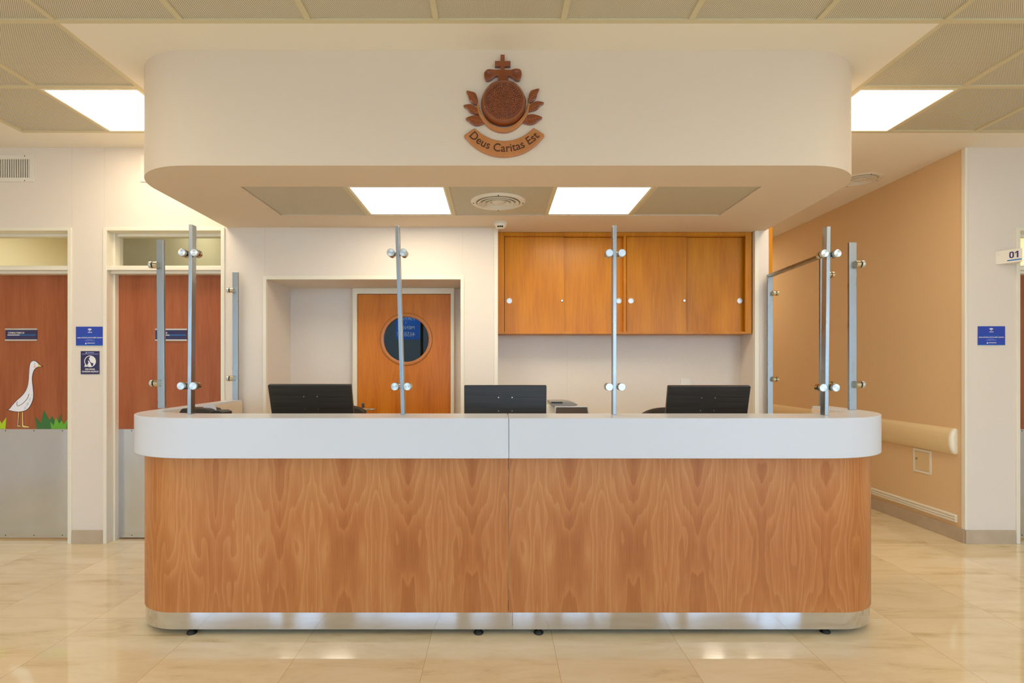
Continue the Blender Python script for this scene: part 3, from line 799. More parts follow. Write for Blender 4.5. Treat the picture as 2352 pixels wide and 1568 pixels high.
for i, (a, b_, dy) in enumerate(((1158.5, 1295.5, .022), (1293, 1432, .045), (1439, 1576.5, .022), (1574, 1711.5, .045))):
    yf = YC + dy; k = (yf) / YC
    d = mk('sliding_door', box(nb(), cx_(a, yf) + .001, cx_(b_, yf), yf, yf + .018, cz_(762.5) + .002, cz_(541.5) - .003), M['cab'], cab, bevel=.001)
    pxx = cups[i][0]; X = cx_(pxx, yf); Z = cz_(690.6, yf)
    mk('finger_pull', lathe(nb(), [(.0215, 0), (.021, -.0045), (.0165, -.005), (.0150, -.001), (0, -.0008)], (X, yf, Z), 'y', 28), M['alu'], d, smooth=True)
    if i in (0, 2):
        lx = cx_(1290.3 if i == 0 else 1570.8, yf)
        mk('lock', lathe(nb(), [(.011, 0), (.011, -.006), (.008, -.012), (.003, -.012), (.003, -.008), (0, -.008)], (lx, yf, Z), 'y', 20), M['chrome'], d, smooth=True)
tag(mk('wood_panel', box(nb(), 2.0615, 2.10, 4.12, 4.42, 1.97, CEIL - .002), M['cab'], bevel=.002), 'narrow upright honey wood panel on the wall end above the gate rail', 'wood panel')

# ================================================================== EMBLEM
YE = YBF
def E(zx, zy, Y=YE):
    return PX(1000 + zx / 5.059, 90 + zy / 5.059, Y)
em = thing('wall_emblem', 'carved wooden emblem with cross, beaded orb, laurel leaves and motto banner on the bulkhead', 'emblem', (.038, YE, 2.35))
D1 = .022
def epoly(name, pts, m, depth=D1, sm=4, bev=.002, y0=0, par=None):
    q = [E(x, y, YE - depth) for x, y in (smooth_poly(pts, sm) if sm else pts)]
    return mk(name, prism(nb(), q, YE - depth, YE - y0), m, par or em, bevel=bev)
epoly('cross', [(757, 178), (805, 178), (805, 252), (873, 252), (873, 312), (805, 312), (805, 360), (757, 360), (757, 312), (692, 312), (692, 252), (757, 252)], M['carved'], sm=0, bev=.001)
cr = epoly('crown_scroll', [(765, 348), (700, 352), (620, 345), (575, 372), (566, 425), (592, 472), (645, 462), (690, 428), (728, 422), (733, 480), (842, 480), (846, 422), (885, 432), (930, 466), (980, 468), (1003, 415), (993, 355), (940, 338), (870, 352), (805, 350)], M['carved'], depth=.024)
for (cx0, cy0) in ((628, 405), (945, 400)):
    bm = nb(); pts = []
    for i in range(60):
        a = i * .38; rr = 8 + i * .72; X, Z = E(cx0 + rr * math.cos(a), cy0 + rr * .8 * math.sin(a), YE - .024); pts.append((X, YE - .0245, Z))
    tube(bm, pts, .0011, 5); mk('scroll_carving', bm, M['carved'], cr)
bm = nb()
for xx in (750, 770, 790, 810, 828):
    pts = [(lambda q: (q[0], YE - .0245, q[1]))(E(xx + (xx - 790) * .25 * t, 370 + 100 * t, YE - .024)) for t in [k / 6 for k in range(7)]]
    tube(bm, pts, .0012, 5)
mk('stem_carving', bm, M['carved'], cr)
YO = YE - .052
ox, oz = E(793, 702, YO)
orb = mk('orb', lathe(nb(), [(0, -.052), (.06, -.050), (.088, -.046), (.094, -.045), (.098, -.046), (.104, -.042), (.112, -.03), (.1155, -.012), (.1155, 0), (0, 0)], (ox, YE, oz), 'y', 64), M['carved'], em, smooth=True)
bm = nb(); R_ = 0; k = 0
rings = [0, .0085, .0165, .0245, .033, .042, .051, .060, .069, .078, .0865]
for q, rr in enumerate(rings):
    br = .0033 + .0016 * min(1, q / 6)
    cnt = 1 if rr == 0 else int(2 * math.pi * rr / (br * 2.12))
    for j in range(cnt):
        a = 2 * math.pi * j / cnt + q * .5
        dome = -.0515 + .0045 * (rr / .088) ** 2
        sphere(bm, (ox + rr * math.cos(a), YE + dome, oz + rr * math.sin(a)), br, 8 if q > 3 else 8)
mk('beading', bm, M['carved'], orb, smooth=True, angle=180)
lv = [[(358, 595), (415, 602), (462, 620), (486, 670), (497, 750), (470, 757), (425, 735), (395, 700), (380, 650)],
      [(325, 768), (395, 750), (450, 768), (490, 808), (525, 868), (500, 872), (435, 858), (395, 838), (362, 800)],
      [(350, 918), (405, 890), (470, 878), (530, 902), (572, 955), (545, 985), (485, 1000), (430, 985), (388, 952)]]
veins = [((372, 605), (490, 745)), ((340, 772), (512, 862)), ((365, 920), (560, 955))]
for side in (0, 1):
    for pts, (va, vb), dy, dx in zip(lv, veins, (-24, -34, -12), (-14, 10, 18)):
        if side: T = lambda p: (1575 + dx * max(0, min(1, (570 - p[0]) / 240)) - p[0] + 4, p[1] + dy)
        else: T = lambda p: p
        lf = epoly('leaf', [T(p) for p in pts], M['carved'], depth=.018, sm=4, bev=.004)
        bm = nb(); ax_, ay_ = T(va); bx_, by_ = T(vb)
        def EP(x, y):
            q = E(x, y, YE - .0185); return (q[0], YE - .0185, q[1])
        tube(bm, [EP(ax_ + (bx_ - ax_) * s / 5, ay_ + (by_ - ay_) * s / 5) for s in range(6)], .0016, 6)
        dxv, dyv = bx_ - ax_, by_ - ay_; ln_ = math.hypot(dxv, dyv); nx, ny = -dyv / ln_, dxv / ln_
        for s in (.35, .52, .69, .86):
            mx_, my_ = ax_ + dxv * s, ay_ + dyv * s
            for sg in (-1, 1):
                tube(bm, [EP(mx_, my_), EP(mx_ - dxv / ln_ * 26 + nx * sg * 26, my_ - dyv / ln_ * 26 + ny * sg * 26)], .0010, 5)
        mk('leaf_vein', bm, M['carvelight'], lf)
cen = smooth_poly([(490, 745), (512, 850), (560, 925), (640, 1005), (715, 1040), (790, 1052), (865, 1040), (940, 1000), (1015, 925), (1062, 850), (1090, 735)], 4, closed=False)
wv = []
for i, (x, y) in enumerate(cen):
    a = cen[max(0, i - 1)]; b = cen[min(len(cen) - 1, i + 1)]; dx, dy = b[0] - a[0], b[1] - a[1]; l = math.hypot(dx, dy)
    t_ = i / (len(cen) - 1); hw = 7 + 20 * math.sin(math.pi * t_) ** .7
    wv.append(((x + dy / l * hw, y - dx / l * hw), (x - dy / l * hw, y + dx / l * hw)))
epoly('laurel_stem', [a for a, b in wv] + [b for a, b in wv][::-1], M['bannerw'], depth=.02, sm=0, bev=.003)
def arcp(c, R, x0, x1, nn=24):
    a0 = math.acos(max(-1, min(1, (x0 - c[0]) / R))); a1 = math.acos(max(-1, min(1, (x1 - c[0]) / R)))
    return [(c[0] + R * math.cos(a0 + (a1 - a0) * i / nn), c[1] + R * math.sin(a0 + (a1 - a0) * i / nn)) for i in range(nn + 1)]
top = arcp((800, 723), 455, 480, 1120)
bot = arcp((800, 797), 567, 362, 1240)
bp_ = [(455, 1028)] + top[1:-1] + [(1143, 1026), (1262, 1100)] + [(1268, 1122)] + bot[::-1] + [(333, 1132), (338, 1110)]
bn = epoly('motto_banner', bp_, M['bannerw'], depth=.02, sm=0, bev=.004)
# lettering along the arc
def arc_text(s, c, R, a_span, m, parent, Y, h):
    cu = bpy.data.curves.new('t', 'FONT'); cu.size = 1; cu.body = s; cu.offset = .008; cu.resolution_u = 4
    ob = bpy.data.objects.new('t', cu); COL.objects.link(ob)
    dg = bpy.context.evaluated_depsgraph_get(); dg.update()
    me = bpy.data.meshes.new_from_object(ob.evaluated_get(dg)); bpy.data.objects.remove(ob)
    bm = nb(); bm.from_mesh(me)
    xs = [v.co.x for v in bm.verts]; x0, x1 = min(xs), max(xs); hs = h / max(v.co.y for v in bm.verts)
    r = bmesh.ops.extrude_face_region(bm, geom=list(bm.faces))
    up = set(e for e in r['geom'] if isinstance(e, bmesh.types.BMVert))
    for v in bm.verts:
        t_ = (v.co.x - x0) / (x1 - x0) - .5; a = math.pi / 2 - t_ * a_span; rr = R - v.co.y * hs
        q = E(c[0] + rr * math.cos(a), c[1] + rr * math.sin(a), Y)
        v.co = Vector((q[0], Y - (.0012 if v in up else 0), q[1]))
    return mk('motto_lettering', bm, m, parent)
arc_text('Deus Caritas Est', (802, 752), 556, 1.66, M['letter'], bn, YE - .0199, 92)

# ================================================================== SIGNS
def plate(name, x0, y0, x1, y1, Y, th, m, label, cat, group=None):
    a = PX(x0, y1, Y); b = PX(x1, y0, Y)
    t = thing(name, label, cat, ((a[0] + b[0]) / 2, Y, a[1]), 0, group)
    mk('panel', box(nb(), a[0], b[0], Y - th, Y, a[1], b[1]), m, t, bevel=.0006)
    return t
def ptext(par, s, m, x0, x1, yb, hpx, Y, align='CENTER', bold=0):
    c = PX((x0 + x1) / 2, yb, Y); return text('lettering', s, m, par, c[0], c[1], Y, width=(x1 - x0) * Y / F, height=hpx * Y / F, bold=bold)
def bar(par, name, m, x0, y0, x1, y1, Y, d=.0006):
    a = PX(x0, y1, Y); b = PX(x1, y0, Y); return mk(name, box(nb(), a[0], b[0], Y - d, Y, a[1], b[1]), m, par)
def wifi(ox_, oy_, label):
    Y = YW - .001; t = plate('wifi_sign', ox_, oy_, ox_ + 62.5, oy_ + 43.5, Y, .003, M['blue'], label, 'sign', 'blue wifi signs')
    Y -= .003
    cx0, cy0 = ox_ + 31.2, oy_ + 10.5
    for r0, r1 in ((0, 1.6), (2.6, 4.0), (4.6, 6.4)):
        pts = [(cx0 + r1 * math.cos(math.radians(a)), cy0 - r1 * math.sin(math.radians(a))) for a in range(45, 136, 9)]
        pts += [(cx0 + r0 * math.cos(math.radians(a)), cy0 - r0 * math.sin(math.radians(a))) for a in range(135, 44, -9)] if r0 else [(cx0, cy0)]
        mk('wifi_symbol', prism(nb(), [PX(x, y, Y) for x, y in pts], Y - .0006, Y), M['ink'], t)
    ptext(t, 'WI-FI', M['ink'], ox_ + 26.5, ox_ + 36, oy_ + 14.2, 2.4, Y, bold=.02)
    bar(t, 'blue_line', M['lightblue'], ox_ + 13, oy_ + 21.4, ox_ + 49, oy_ + 22.2, Y)
    ptext(t, 'AHORA CONTAMOS CON WI-FI LIBRE Y GRATUITO', M['ink'], ox_ + 2.2, ox_ + 60.5, oy_ + 26.4, 2.3, Y, bold=.02)
    bar(t, 'small_print', mat('small_print', (150, 160, 225), .5), ox_ + 24, oy_ + 29.4, ox_ + 38, oy_ + 30.1, Y)
    bar(t, 'small_print', M['small'] , ox_ + 20, oy_ + 31.6, ox_ + 43, oy_ + 32.4, Y)
    a = [PX(x, y, Y) for x, y in ((ox_ + 20.3, oy_ + 39.8), (ox_ + 24.3, oy_ + 39.8), (ox_ + 22.3, oy_ + 36))]
    mk('logo_triangle', prism(nb(), a, Y - .0006, Y), M['ink'], t)
    bar(t, 'logo_wordmark', M['ink'], ox_ + 25.5, oy_ + 37.2, ox_ + 43, oy_ + 38.4, Y)
    bar(t, 'bottom_stripe', M['lightblue'], ox_, oy_ + 42, ox_ + 62.5, oy_ + 43.4, Y)
M['small'] = mat('small_print_ink', (150, 160, 225), .5)
wifi(175, 750, 'blue wifi sign on the wall between the two left doors, above the silence sign')
wifi(2245.5, 749, 'blue wifi sign alone on the wall at the far right')

# silence sign
Y = YW - .001
t = plate('silence_sign', 186, 806, 229, 859, Y, .003, M['navy'], 'dark blue keep silence sign below the wifi sign, with a speech bubble face', 'sign')
Y -= .003
tri = [PX(x, y, Y) for x, y in ((196.5, 811), (200, 811), (198.2, 807.6))]
mk('logo_triangle', prism(nb(), tri, Y - .0006, Y), M['ink'], t)
bar(t, 'logo_wordmark', M['small'], 201, 808.8, 216, 810.2, Y)
bar(t, 'sign_line', M['small'], 188, 812.4, 227, 813.4, Y)
cx0, cy0, r0 = 207, 829.5, 13.3
ring_o = [PX(*p, Y) for p in circ(cx0, cy0, r0, 40)]; ring_i = [PX(*p, Y) for p in circ(cx0, cy0, r0 - 1.5, 40)]
mk('bubble_outline', holed(nb(), ring_o, [ring_i], Y - .0006, Y), M['ink'], t)
mk('bubble_tail', prism(nb(), [PX(x, y, Y) for x, y in ((195.5, 835), (194, 842.5), (203, 841), (200, 838.5), (196.8, 840))], Y - .0005, Y), M['ink'], t)
face = [(206, 816.6)] + [(cx0 + 12 * math.cos(math.radians(a)), cy0 - 12 * math.sin(math.radians(a))) for a in range(80, -62, -10)] + [(213, 840), (215, 834), (210, 833), (207, 830), (205.5, 825.5), (204, 824), (206.5, 820)]
mk('face_profile', prism(nb(), [PX(x, y, Y) for x, y in face], Y - .0006, Y), M['ink'], t)
mk('raised_finger', prism(nb(), [PX(x, y, Y) for x, y in ((202, 827.5), (204.2, 828.5), (208.5, 835), (210.5, 841.2), (205, 841.2), (200.5, 838), (203.5, 833))], Y - .0007, Y), M['ink'], t)
ptext(t, 'POR FAVOR,', M['ink'], 196, 218.5, 849.3, 3.4, Y, bold=.02)
ptext(t, 'GUARDAR SILENCIO', M['ink'], 188.5, 226.5, 854.6, 3.4, Y, bold=.02)

# door name plates
def nameplate(x0, y0, x1, y1, s, label, txt_w):
    Yd = 4.094
    a = PX(x0, y1, Yd); b = PX(x1, y0, Yd)
    t = thing('name_plate', label, 'name plate', ((a[0] + b[0]) / 2, 4.0995, a[1]), 0, 'blue door name plates')
    mk('panel', box(nb(), a[0] + .002, b[0] - .002, Yd, 4.0995, a[1] + .004, b[1] - .004), M['navy'], t)
    mk('holder_rail', box(nb(), a[0], b[0], Yd - .003, 4.0995, b[1] - .011, b[1]), M['alu'], t, bevel=.001)
    mk('holder_rail', box(nb(), a[0], b[0], Yd - .003, 4.0995, a[1], a[1] + .011), M['alu'], t, bevel=.001)
    w_ = x1 - x0
    ptext(t, s, M['ink'], x0 + w_ * .09, x0 + w_ * txt_w, y0 + (y1 - y0) * .42, 3.8, Yd, bold=.01)
    bar(t, 'plate_line', M['ink'], x0 + w_ * .07, y0 + (y1 - y0) * .5, x0 + w_ * .45, y0 + (y1 - y0) * .56, Yd)
    bar(t, 'plate_line', M['lightblue'], x0 + w_ * .45, y0 + (y1 - y0) * .5, x0 + w_ * .97, y0 + (y1 - y0) * .56, Yd)
nameplate(12, 754, 85, 782.5, 'CONSULTORIO 03', 'blue and silver name plate on the door with the goose sticker', .60)
nameplate(356.5, 754.5, 429.5, 782.5, 'CONSULTORIO 02', 'blue and silver name plate on the door behind the left steel posts', .38)

# projecting 01 sign
Xa, Ya = 3.685, YW; Xb, Yb = 3.757, 3.872
ang = math.atan2(Yb - Ya, Xb - Xa); Lf = math.hypot(Xb - Xa, Yb - Ya)
t = thing('room_number_sign', 'cream wedge-shaped projecting sign reading 01 at the far right', 'sign', (Xa, Ya, 2.056))
pr = nb(); prism(pr, [(Xa, Ya - .0005), (Xb, Yb), (Xb + .078, Ya - .0005)], 2.056, 2.152, 'z')
mk('body', pr, M['white'], t, bevel=.001)
def wedge(o):   # lettering made at origin on XZ plane, turned onto the face
    o.matrix_local = Matrix.Rotation(ang, 4, 'Z') @ Matrix.Translation((0, -.0006, 0))
zx0, zx1 = Lf * .52, Lf * .695
o = mk('lettering', holed(nb(), rrect(zx0, zx1, .033, .080, .012), [rrect(zx0 + .008, zx1 - .008, .041, .072, .0055)], -.0006, 0), M['purple'], t, local=True); wedge(o)
ux = Lf * .86
o = mk('lettering', prism(nb(), [(ux - .0085, .033), (ux, .033), (ux, .080), (ux - .0075, .080), (ux - .020, .069), (ux - .016, .063), (ux - .0085, .0695)], -.0006, 0), M['purple'], t, local=True); wedge(o)
o = mk('blue_line', box(nb(), Lf * .44, Lf * .985, -.0006, 0, .014, .022), M['lightblue'], t, local=True); wedge(o)
o = mk('faint_emboss', box(box(nb(), Lf * .05, Lf * .14, -.0003, 0, .078, .082), Lf * .05, Lf * .18, -.0003, 0, .066, .070), mat('faint_emboss', (220, 208, 190), .5), t, local=True); wedge(o)

# wall air vents
def vent(x0, x1, y0, y1, label):
    Y = YW; a = PX(x0, y1, Y); b = PX(x1, y0, Y)
    t = thing('wall_vent', label, 'air vent', ((a[0] + b[0]) / 2, Y, a[1]), 0, 'white wall air vents')
    e = .030
    mk('frame', holed(nb(), [(a[0], a[1]), (b[0], a[1]), (b[0], b[1]), (a[0], b[1])], [[(a[0] + e, a[1] + e), (b[0] - e, a[1] + e), (b[0] - e, b[1] - e), (a[0] + e, b[1] - e)]], Y - .010, Y), M['white'], t, bevel=.0015)
    mk('duct_back', box(nb(), a[0] + e * .7, b[0] - e * .7, Y - .0015, Y - .0004, a[1] + e * .7, b[1] - e * .7), M['dark'], t)
    bm = nb(); x = a[0] + e + .006
    while x < b[0] - e - .004: box(bm, x, x + .007, Y - .009, Y - .0015, a[1] + e, b[1] - e); x += .0165
    mk('blades', bm, M['white'], t)
    for zz in (a[1] + .008, b[1] - .008):
        for xx in (a[0] + .07, b[0] - .065):
            mk('screw', cyl(nb(), (xx, Y - .0105, zz), (xx, Y - .009, zz), .004, n=8), M['dark'], t)
vent(-78, 79.5, 357, 418, 'white slatted wall air vent at the top left, above the goose door')
vent(324, 480, 357, 418, 'white slatted wall air vent half hidden behind the bulkhead corner')

# goose and grass stickers on door 1
YD = 4.0985
def S(x, y, Y=YD): return PX(x / 6.03, 740 + y / 6.03, Y)
gs = thing('goose_sticker', 'white cartoon goose sticker with yellow legs on the left wooden door', 'sticker', (*S(300, 1470)[:1], 4.0995, S(300, 1470)[1]))
out_g = [(435, 540), (465, 528), (500, 538), (532, 564), (562, 590), (597, 610), (560, 621), (515, 627), (482, 655), (462, 700), (450, 760), (452, 830), (462, 920), (467, 1000), (462, 1060), (442, 1120), (410, 1178), (370, 1215), (320, 1235), (250, 1243), (180, 1235), (130, 1222), (95, 1212), (130, 1193), (172, 1140), (232, 1075), (300, 1015), (350, 950), (378, 880), (391, 800), (396, 720), (404, 620), (416, 565)]
INS = 1
def inset(pts, d):
    n_ = len(pts); A2 = sum(pts[i][0] * pts[(i + 1) % n_][1] - pts[(i + 1) % n_][0] * pts[i][1] for i in range(n_)); sg = 1 if A2 > 0 else -1
    r = []; sg = sg * INS
    for i in range(n_):
        a, b, c = pts[i - 1], pts[i], pts[(i + 1) % n_]; dx, dy = c[0] - a[0], c[1] - a[1]; l = math.hypot(dx, dy) or 1
        r.append((b[0] - sg * dy / l * d, b[1] + sg * dx / l * d))
    return r
def dseg(p, a, b):
    dx, dy = b[0] - a[0], b[1] - a[1]; l2 = dx * dx + dy * dy or 1
    t = max(0, min(1, ((p[0] - a[0]) * dx + (p[1] - a[1]) * dy) / l2)); return math.hypot(p[0] - a[0] - t * dx, p[1] - a[1] - t * dy)
def safe_inset(pts, d):
    q = inset(pts, d); return [p for p in q if min(dseg(p, pts[i - 1], pts[i]) for i in range(len(pts))) > d * .93]
sg_ = smooth_poly(out_g, 3)
mk('outline', prism(nb(), [S(*p) for p in sg_], YD, YD + .001), M['line'], gs)
mk('body', prism(nb(), [S(*p) for p in safe_inset(sg_, 7)], YD - .0004, YD), M['goose'], gs)
mk('beak', prism(nb(), [S(*p) for p in ((528, 572), (560, 596), (582, 609), (555, 615), (524, 617))], YD - .0008, YD - .0004), M['beak'], gs)
mk('eye', prism(nb(), [S(*p) for p in circ(482, 577, 6, 10)], YD - .0008, YD - .0004), M['line'], gs)
mk('cheek', prism(nb(), [S(*p) for p in circ(481, 613, 15, 16)], YD - .0008, YD - .0004), M['pink'], gs)
def stroke(name, pts, wd, m, par, y0, y1):
    c = smooth_poly(pts, 4, closed=False); A_, B_ = [], []
    for i, p_ in enumerate(c):
        a = c[max(0, i - 1)]; b = c[min(len(c) - 1, i + 1)]; dx, dy = b[0] - a[0], b[1] - a[1]; l = math.hypot(dx, dy) or 1
        A_.append((p_[0] - dy / l * wd, p_[1] + dx / l * wd)); B_.append((p_[0] + dy / l * wd, p_[1] - dx / l * wd))
    return mk(name, prism(nb(), [S(*q) for q in A_ + B_[::-1]], y0, y1), m, par)
stroke('wing_line', [(402, 990), (385, 1045), (350, 1090), (300, 1135), (245, 1158), (235, 1130), (240, 1100)], 3.2, M['line'], gs, YD - .0008, YD - .0004)
bm = nb(); random.seed(3)
for _ in range(46):
    a = random.uniform(0, 1); x = 448 - 105 * a ** 1.4 + random.uniform(-14, 6); y = 1010 + 215 * a + random.uniform(-10, 4)
    prism(bm, [S(*p) for p in circ(x - 6, y - 8, random.uniform(2, 5), 6)], YD - .0008, YD - .0004)
mk('feather_dots', bm, mat('feather_blue', (150, 176, 196), .5), gs)
for pts in ([(248, 1240), (272, 1240), (264, 1340), (256, 1425), (300, 1432), (302, 1448), (238, 1450), (236, 1430)], [(300, 1240), (326, 1240), (326, 1330), (328, 1425), (400, 1436), (410, 1462), (330, 1462), (300, 1444), (300, 1340)]):
    lg = mk('leg', prism(nb(), [S(*p) for p in pts], YD, YD + .001), M['line'], gs)
    c_ = (sum(p[0] for p in pts) / len(pts), sum(p[1] for p in pts) / len(pts))
    mk('leg_fill', prism(nb(), [S(*p) for p in inset(pts, 6)], YD - .0004, YD), M['beak'], lg)
def grass(pts, m, label, y=YD):
    q = [S(*p, y) for p in pts]
    tag(mk('grass_sticker', prism(nb(), q, y, 4.0997), m), label, 'sticker', 'grass stickers')
grass([(508, 1476), (485, 1305), (565, 1400), (607, 1215), (685, 1355), (722, 1292), (760, 1380), (790, 1380), (850, 1262), (846, 1476)], M['gdark'], 'dark green spiky grass sticker right of the goose')
grass([(710, 1476), (696, 1372), (742, 1430), (775, 1318), (822, 1405), (852, 1358), (882, 1415), (935, 1340), (922, 1476)], M['gmid'], 'light green spiky grass sticker overlapping the dark green one', YD - .0008)
grass([(-60, 1476), (-80, 1340), (-20, 1400), (5, 1365), (20, 1405), (85, 1318), (74, 1476)], M['gyel'], 'lime green grass sticker at the left edge, left of the goose')

# ================================================================== CORRIDOR WALL FITTINGS
hr = thing('handrail', 'wide cream bumper handrail along the right corridor wall', 'handrail', (3.466, 4.1, .64))
def prof_extrude(bm, prof, y0, y1): return prism(bm, prof, y0, y1, 'y')
WX = 3.4655
pf = [(WX, .655), (WX - .03, .650), (WX - .065, .672), (WX - .083, .715), (WX - .083, .765), (WX - .065, .808), (WX - .03, .830), (WX, .825)]
pf = [(WX, .642)] + smooth_poly([(WX - .010, .640), (WX - .034, .662), (WX - .050, .712), (WX - .050, .772), (WX - .034, .818), (WX - .010, .840)], 4, closed=False) + [(WX, .838)]
mk('rail_body', prism(nb(), pf, 4.095, 8.89, 'y'), mat('handrail_vinyl', (232, 208, 160), .45, noise=.03, nscale=8, stretch=(1, .3, 10)), hr, smooth=True)
bm = nb(); cxr_, czr = WX, .7415; prev = None; ringsv = []
for (yy, s_) in ((4.095, 1.0), (4.085, .985), (4.077, .93), (4.072, .80), (4.070, .55)):
    ringsv.append([bm.verts.new((cxr_ + (x - cxr_) * s_, yy, czr + (z - czr) * (.6 + .4 * s_))) for x, z in pf])
for A_, B_ in zip(ringsv, ringsv[1:]):
    for i in range(len(A_)): bm.faces.new((A_[i], A_[(i + 1) % len(A_)], B_[(i + 1) % len(A_)], B_[i]))
bm.faces.new(ringsv[-1]); bm.faces.new(ringsv[0][::-1])
mk('end_cap', bm, M['cream'], hr, smooth=True)
wg = thing('wall_guard', 'low cream ribbed wall guard rail above the skirting on the right wall', 'wall guard', (3.466, 4.1, .13))
gp = [(WX, .132), (WX - .016, .134), (WX - .020, .142), (WX - .016, .148), (WX - .012, .150), (WX - .020, .156), (WX - .022, .162), (WX - .018, .168), (WX - .012, .170), (WX - .020, .176), (WX - .022, .184), (WX - .016, .191), (WX, .192)]
mk('ribbed_strip', prism(nb(), gp, 4.085, 8.89, 'y'), M['trim'], wg)
mk('end_cap', prism(nb(), [(x - .001 if x < WX else x, z) for x, z in gp], 4.070, 4.085, 'y'), M['cream'], wg, bevel=.002)
ap = thing('access_panel', 'small cream access hatch in the right wall under the handrail', 'access hatch', (3.466, 4.41, .44))
mk('hatch_frame', holed(nb(), [(4.315, .441), (4.50, .441), (4.50, .631), (4.315, .631)], [[(4.333, .459), (4.482, .459), (4.482, .613), (4.333, .613)]], WX - .006, WX + .0004, 'x'), M['trim'], ap, bevel=.001)
hd = mk('hatch_door', box(nb(), WX - .004, WX + .0004, 4.335, 4.480, .461, .611), mat('hatch_paint', (222, 196, 150), .5), ap, bevel=.001)
mk('latch', cyl(nb(), (WX - .010, 4.462, .55), (WX - .003, 4.462, .55), .008, n=14), M['chrome'], ap)

# wall outlet
t = thing('wall_outlet', 'white wall outlet low in the cabinet niche behind the right monitor', 'outlet', (*PX(1574.5, 890, YN2)[:1], YN2, PX(0, 900, YN2)[1]))
a = PX(1563, 902, YN2); b = PX(1586, 869, YN2)
mk('cover_plate', box(nb(), a[0], b[0], YN2 - .007, YN2 - .0003, a[1], b[1]), M['white'], t, bevel=.002)
mk('socket_insert', box(nb(), a[0] + .018, b[0] - .018, YN2 - .009, YN2 - .006, a[1] + .02, b[1] - .02), M['white'], t, bevel=.001)

# ================================================================== MONITORS
def brushed_black():
    m, nt, b = base_mat('brushed_black_plastic'); L = nt.links.new
    tc = N(nt, 'ShaderNodeTexCoord'); mp = N(nt, 'ShaderNodeMapping'); mp.inputs['Scale'].default_value = (3, 3, 400)
    n_ = N(nt, 'ShaderNodeTexNoise'); n_.inputs['Scale'].default_value = 1; n_.inputs['Detail'].default_value = 3
    L(tc.outputs['Object'], mp.inputs[0]); L(mp.outputs[0], n_.inputs['Vector'])
    r = ramp(nt, [(.3, (24, 22, 20)), (.7, (52, 49, 45))]); L(n_.outputs[0], r.inputs[0]); L(r.outputs[0], b.inputs['Base Color'])
    b.inputs['Roughness'].default_value = .35; return m
M['monback'] = brushed_black()
def monitor(x0, x1, ytop, label, tilt, Y=3.0, rz=0):
    xm = (x0 + x1) / 2; Wd = (x1 - x0) * Y / F; X, Z = PX(xm, ytop, Y); H = .29
    t = thing('computer_monitor', label, 'monitor', (X, Y + .06, .7405), rz, 'computer monitors seen from behind')
    tl = math.radians(tilt); zl = Z - .7405
    def tf(bm):
        bmesh.ops.transform(bm, matrix=Matrix.Translation((0, -.06, zl)) @ Matrix.Rotation(tl, 4, 'X'), verts=bm.verts); return bm
    bm = prism(nb(), rrect(-Wd / 2, Wd / 2, -H, 0, .006), 0, .022)
    hs = mk('housing', tf(bm), M['monback'], t, local=True, bevel=.003)
    mk('screen', tf(box(nb(), -Wd / 2 + .012, Wd / 2 - .012, .0222, .0235, -H + .02, -.012)), mat('screen_glass', (8, 9, 11), .12), t, local=True)
    for sx in (-.0375, .0375):
        for sz in (-.068, -.143):
            mk('mount_screw', tf(cyl(nb(), (sx, -.0015, sz), (sx, .001, sz), .0035, n=10)), M['chrome'], t, local=True)
    mk('stand_neck', box(nb(), -.03, .03, -.03, .0, .015, .24), M['black'], t, local=True, bevel=.004)
    mk('stand_base', prism(nb(), circ(0, -.01, .11, 32, .085), 0, .014, 'z'), M['black'], t, local=True, bevel=.003)
    return t
monitor(614.5, 806, 884, 'black computer monitor seen from behind, leftmost on the desk, left of the porthole door', 18)
monitor(1066, 1255.5, 884.5, 'black computer monitor seen from behind, at the centre of the desk', 4)
monitor(1535, 1725, 886.5, 'black computer monitor seen from behind, rightmost on the desk, under the cabinet', 15)

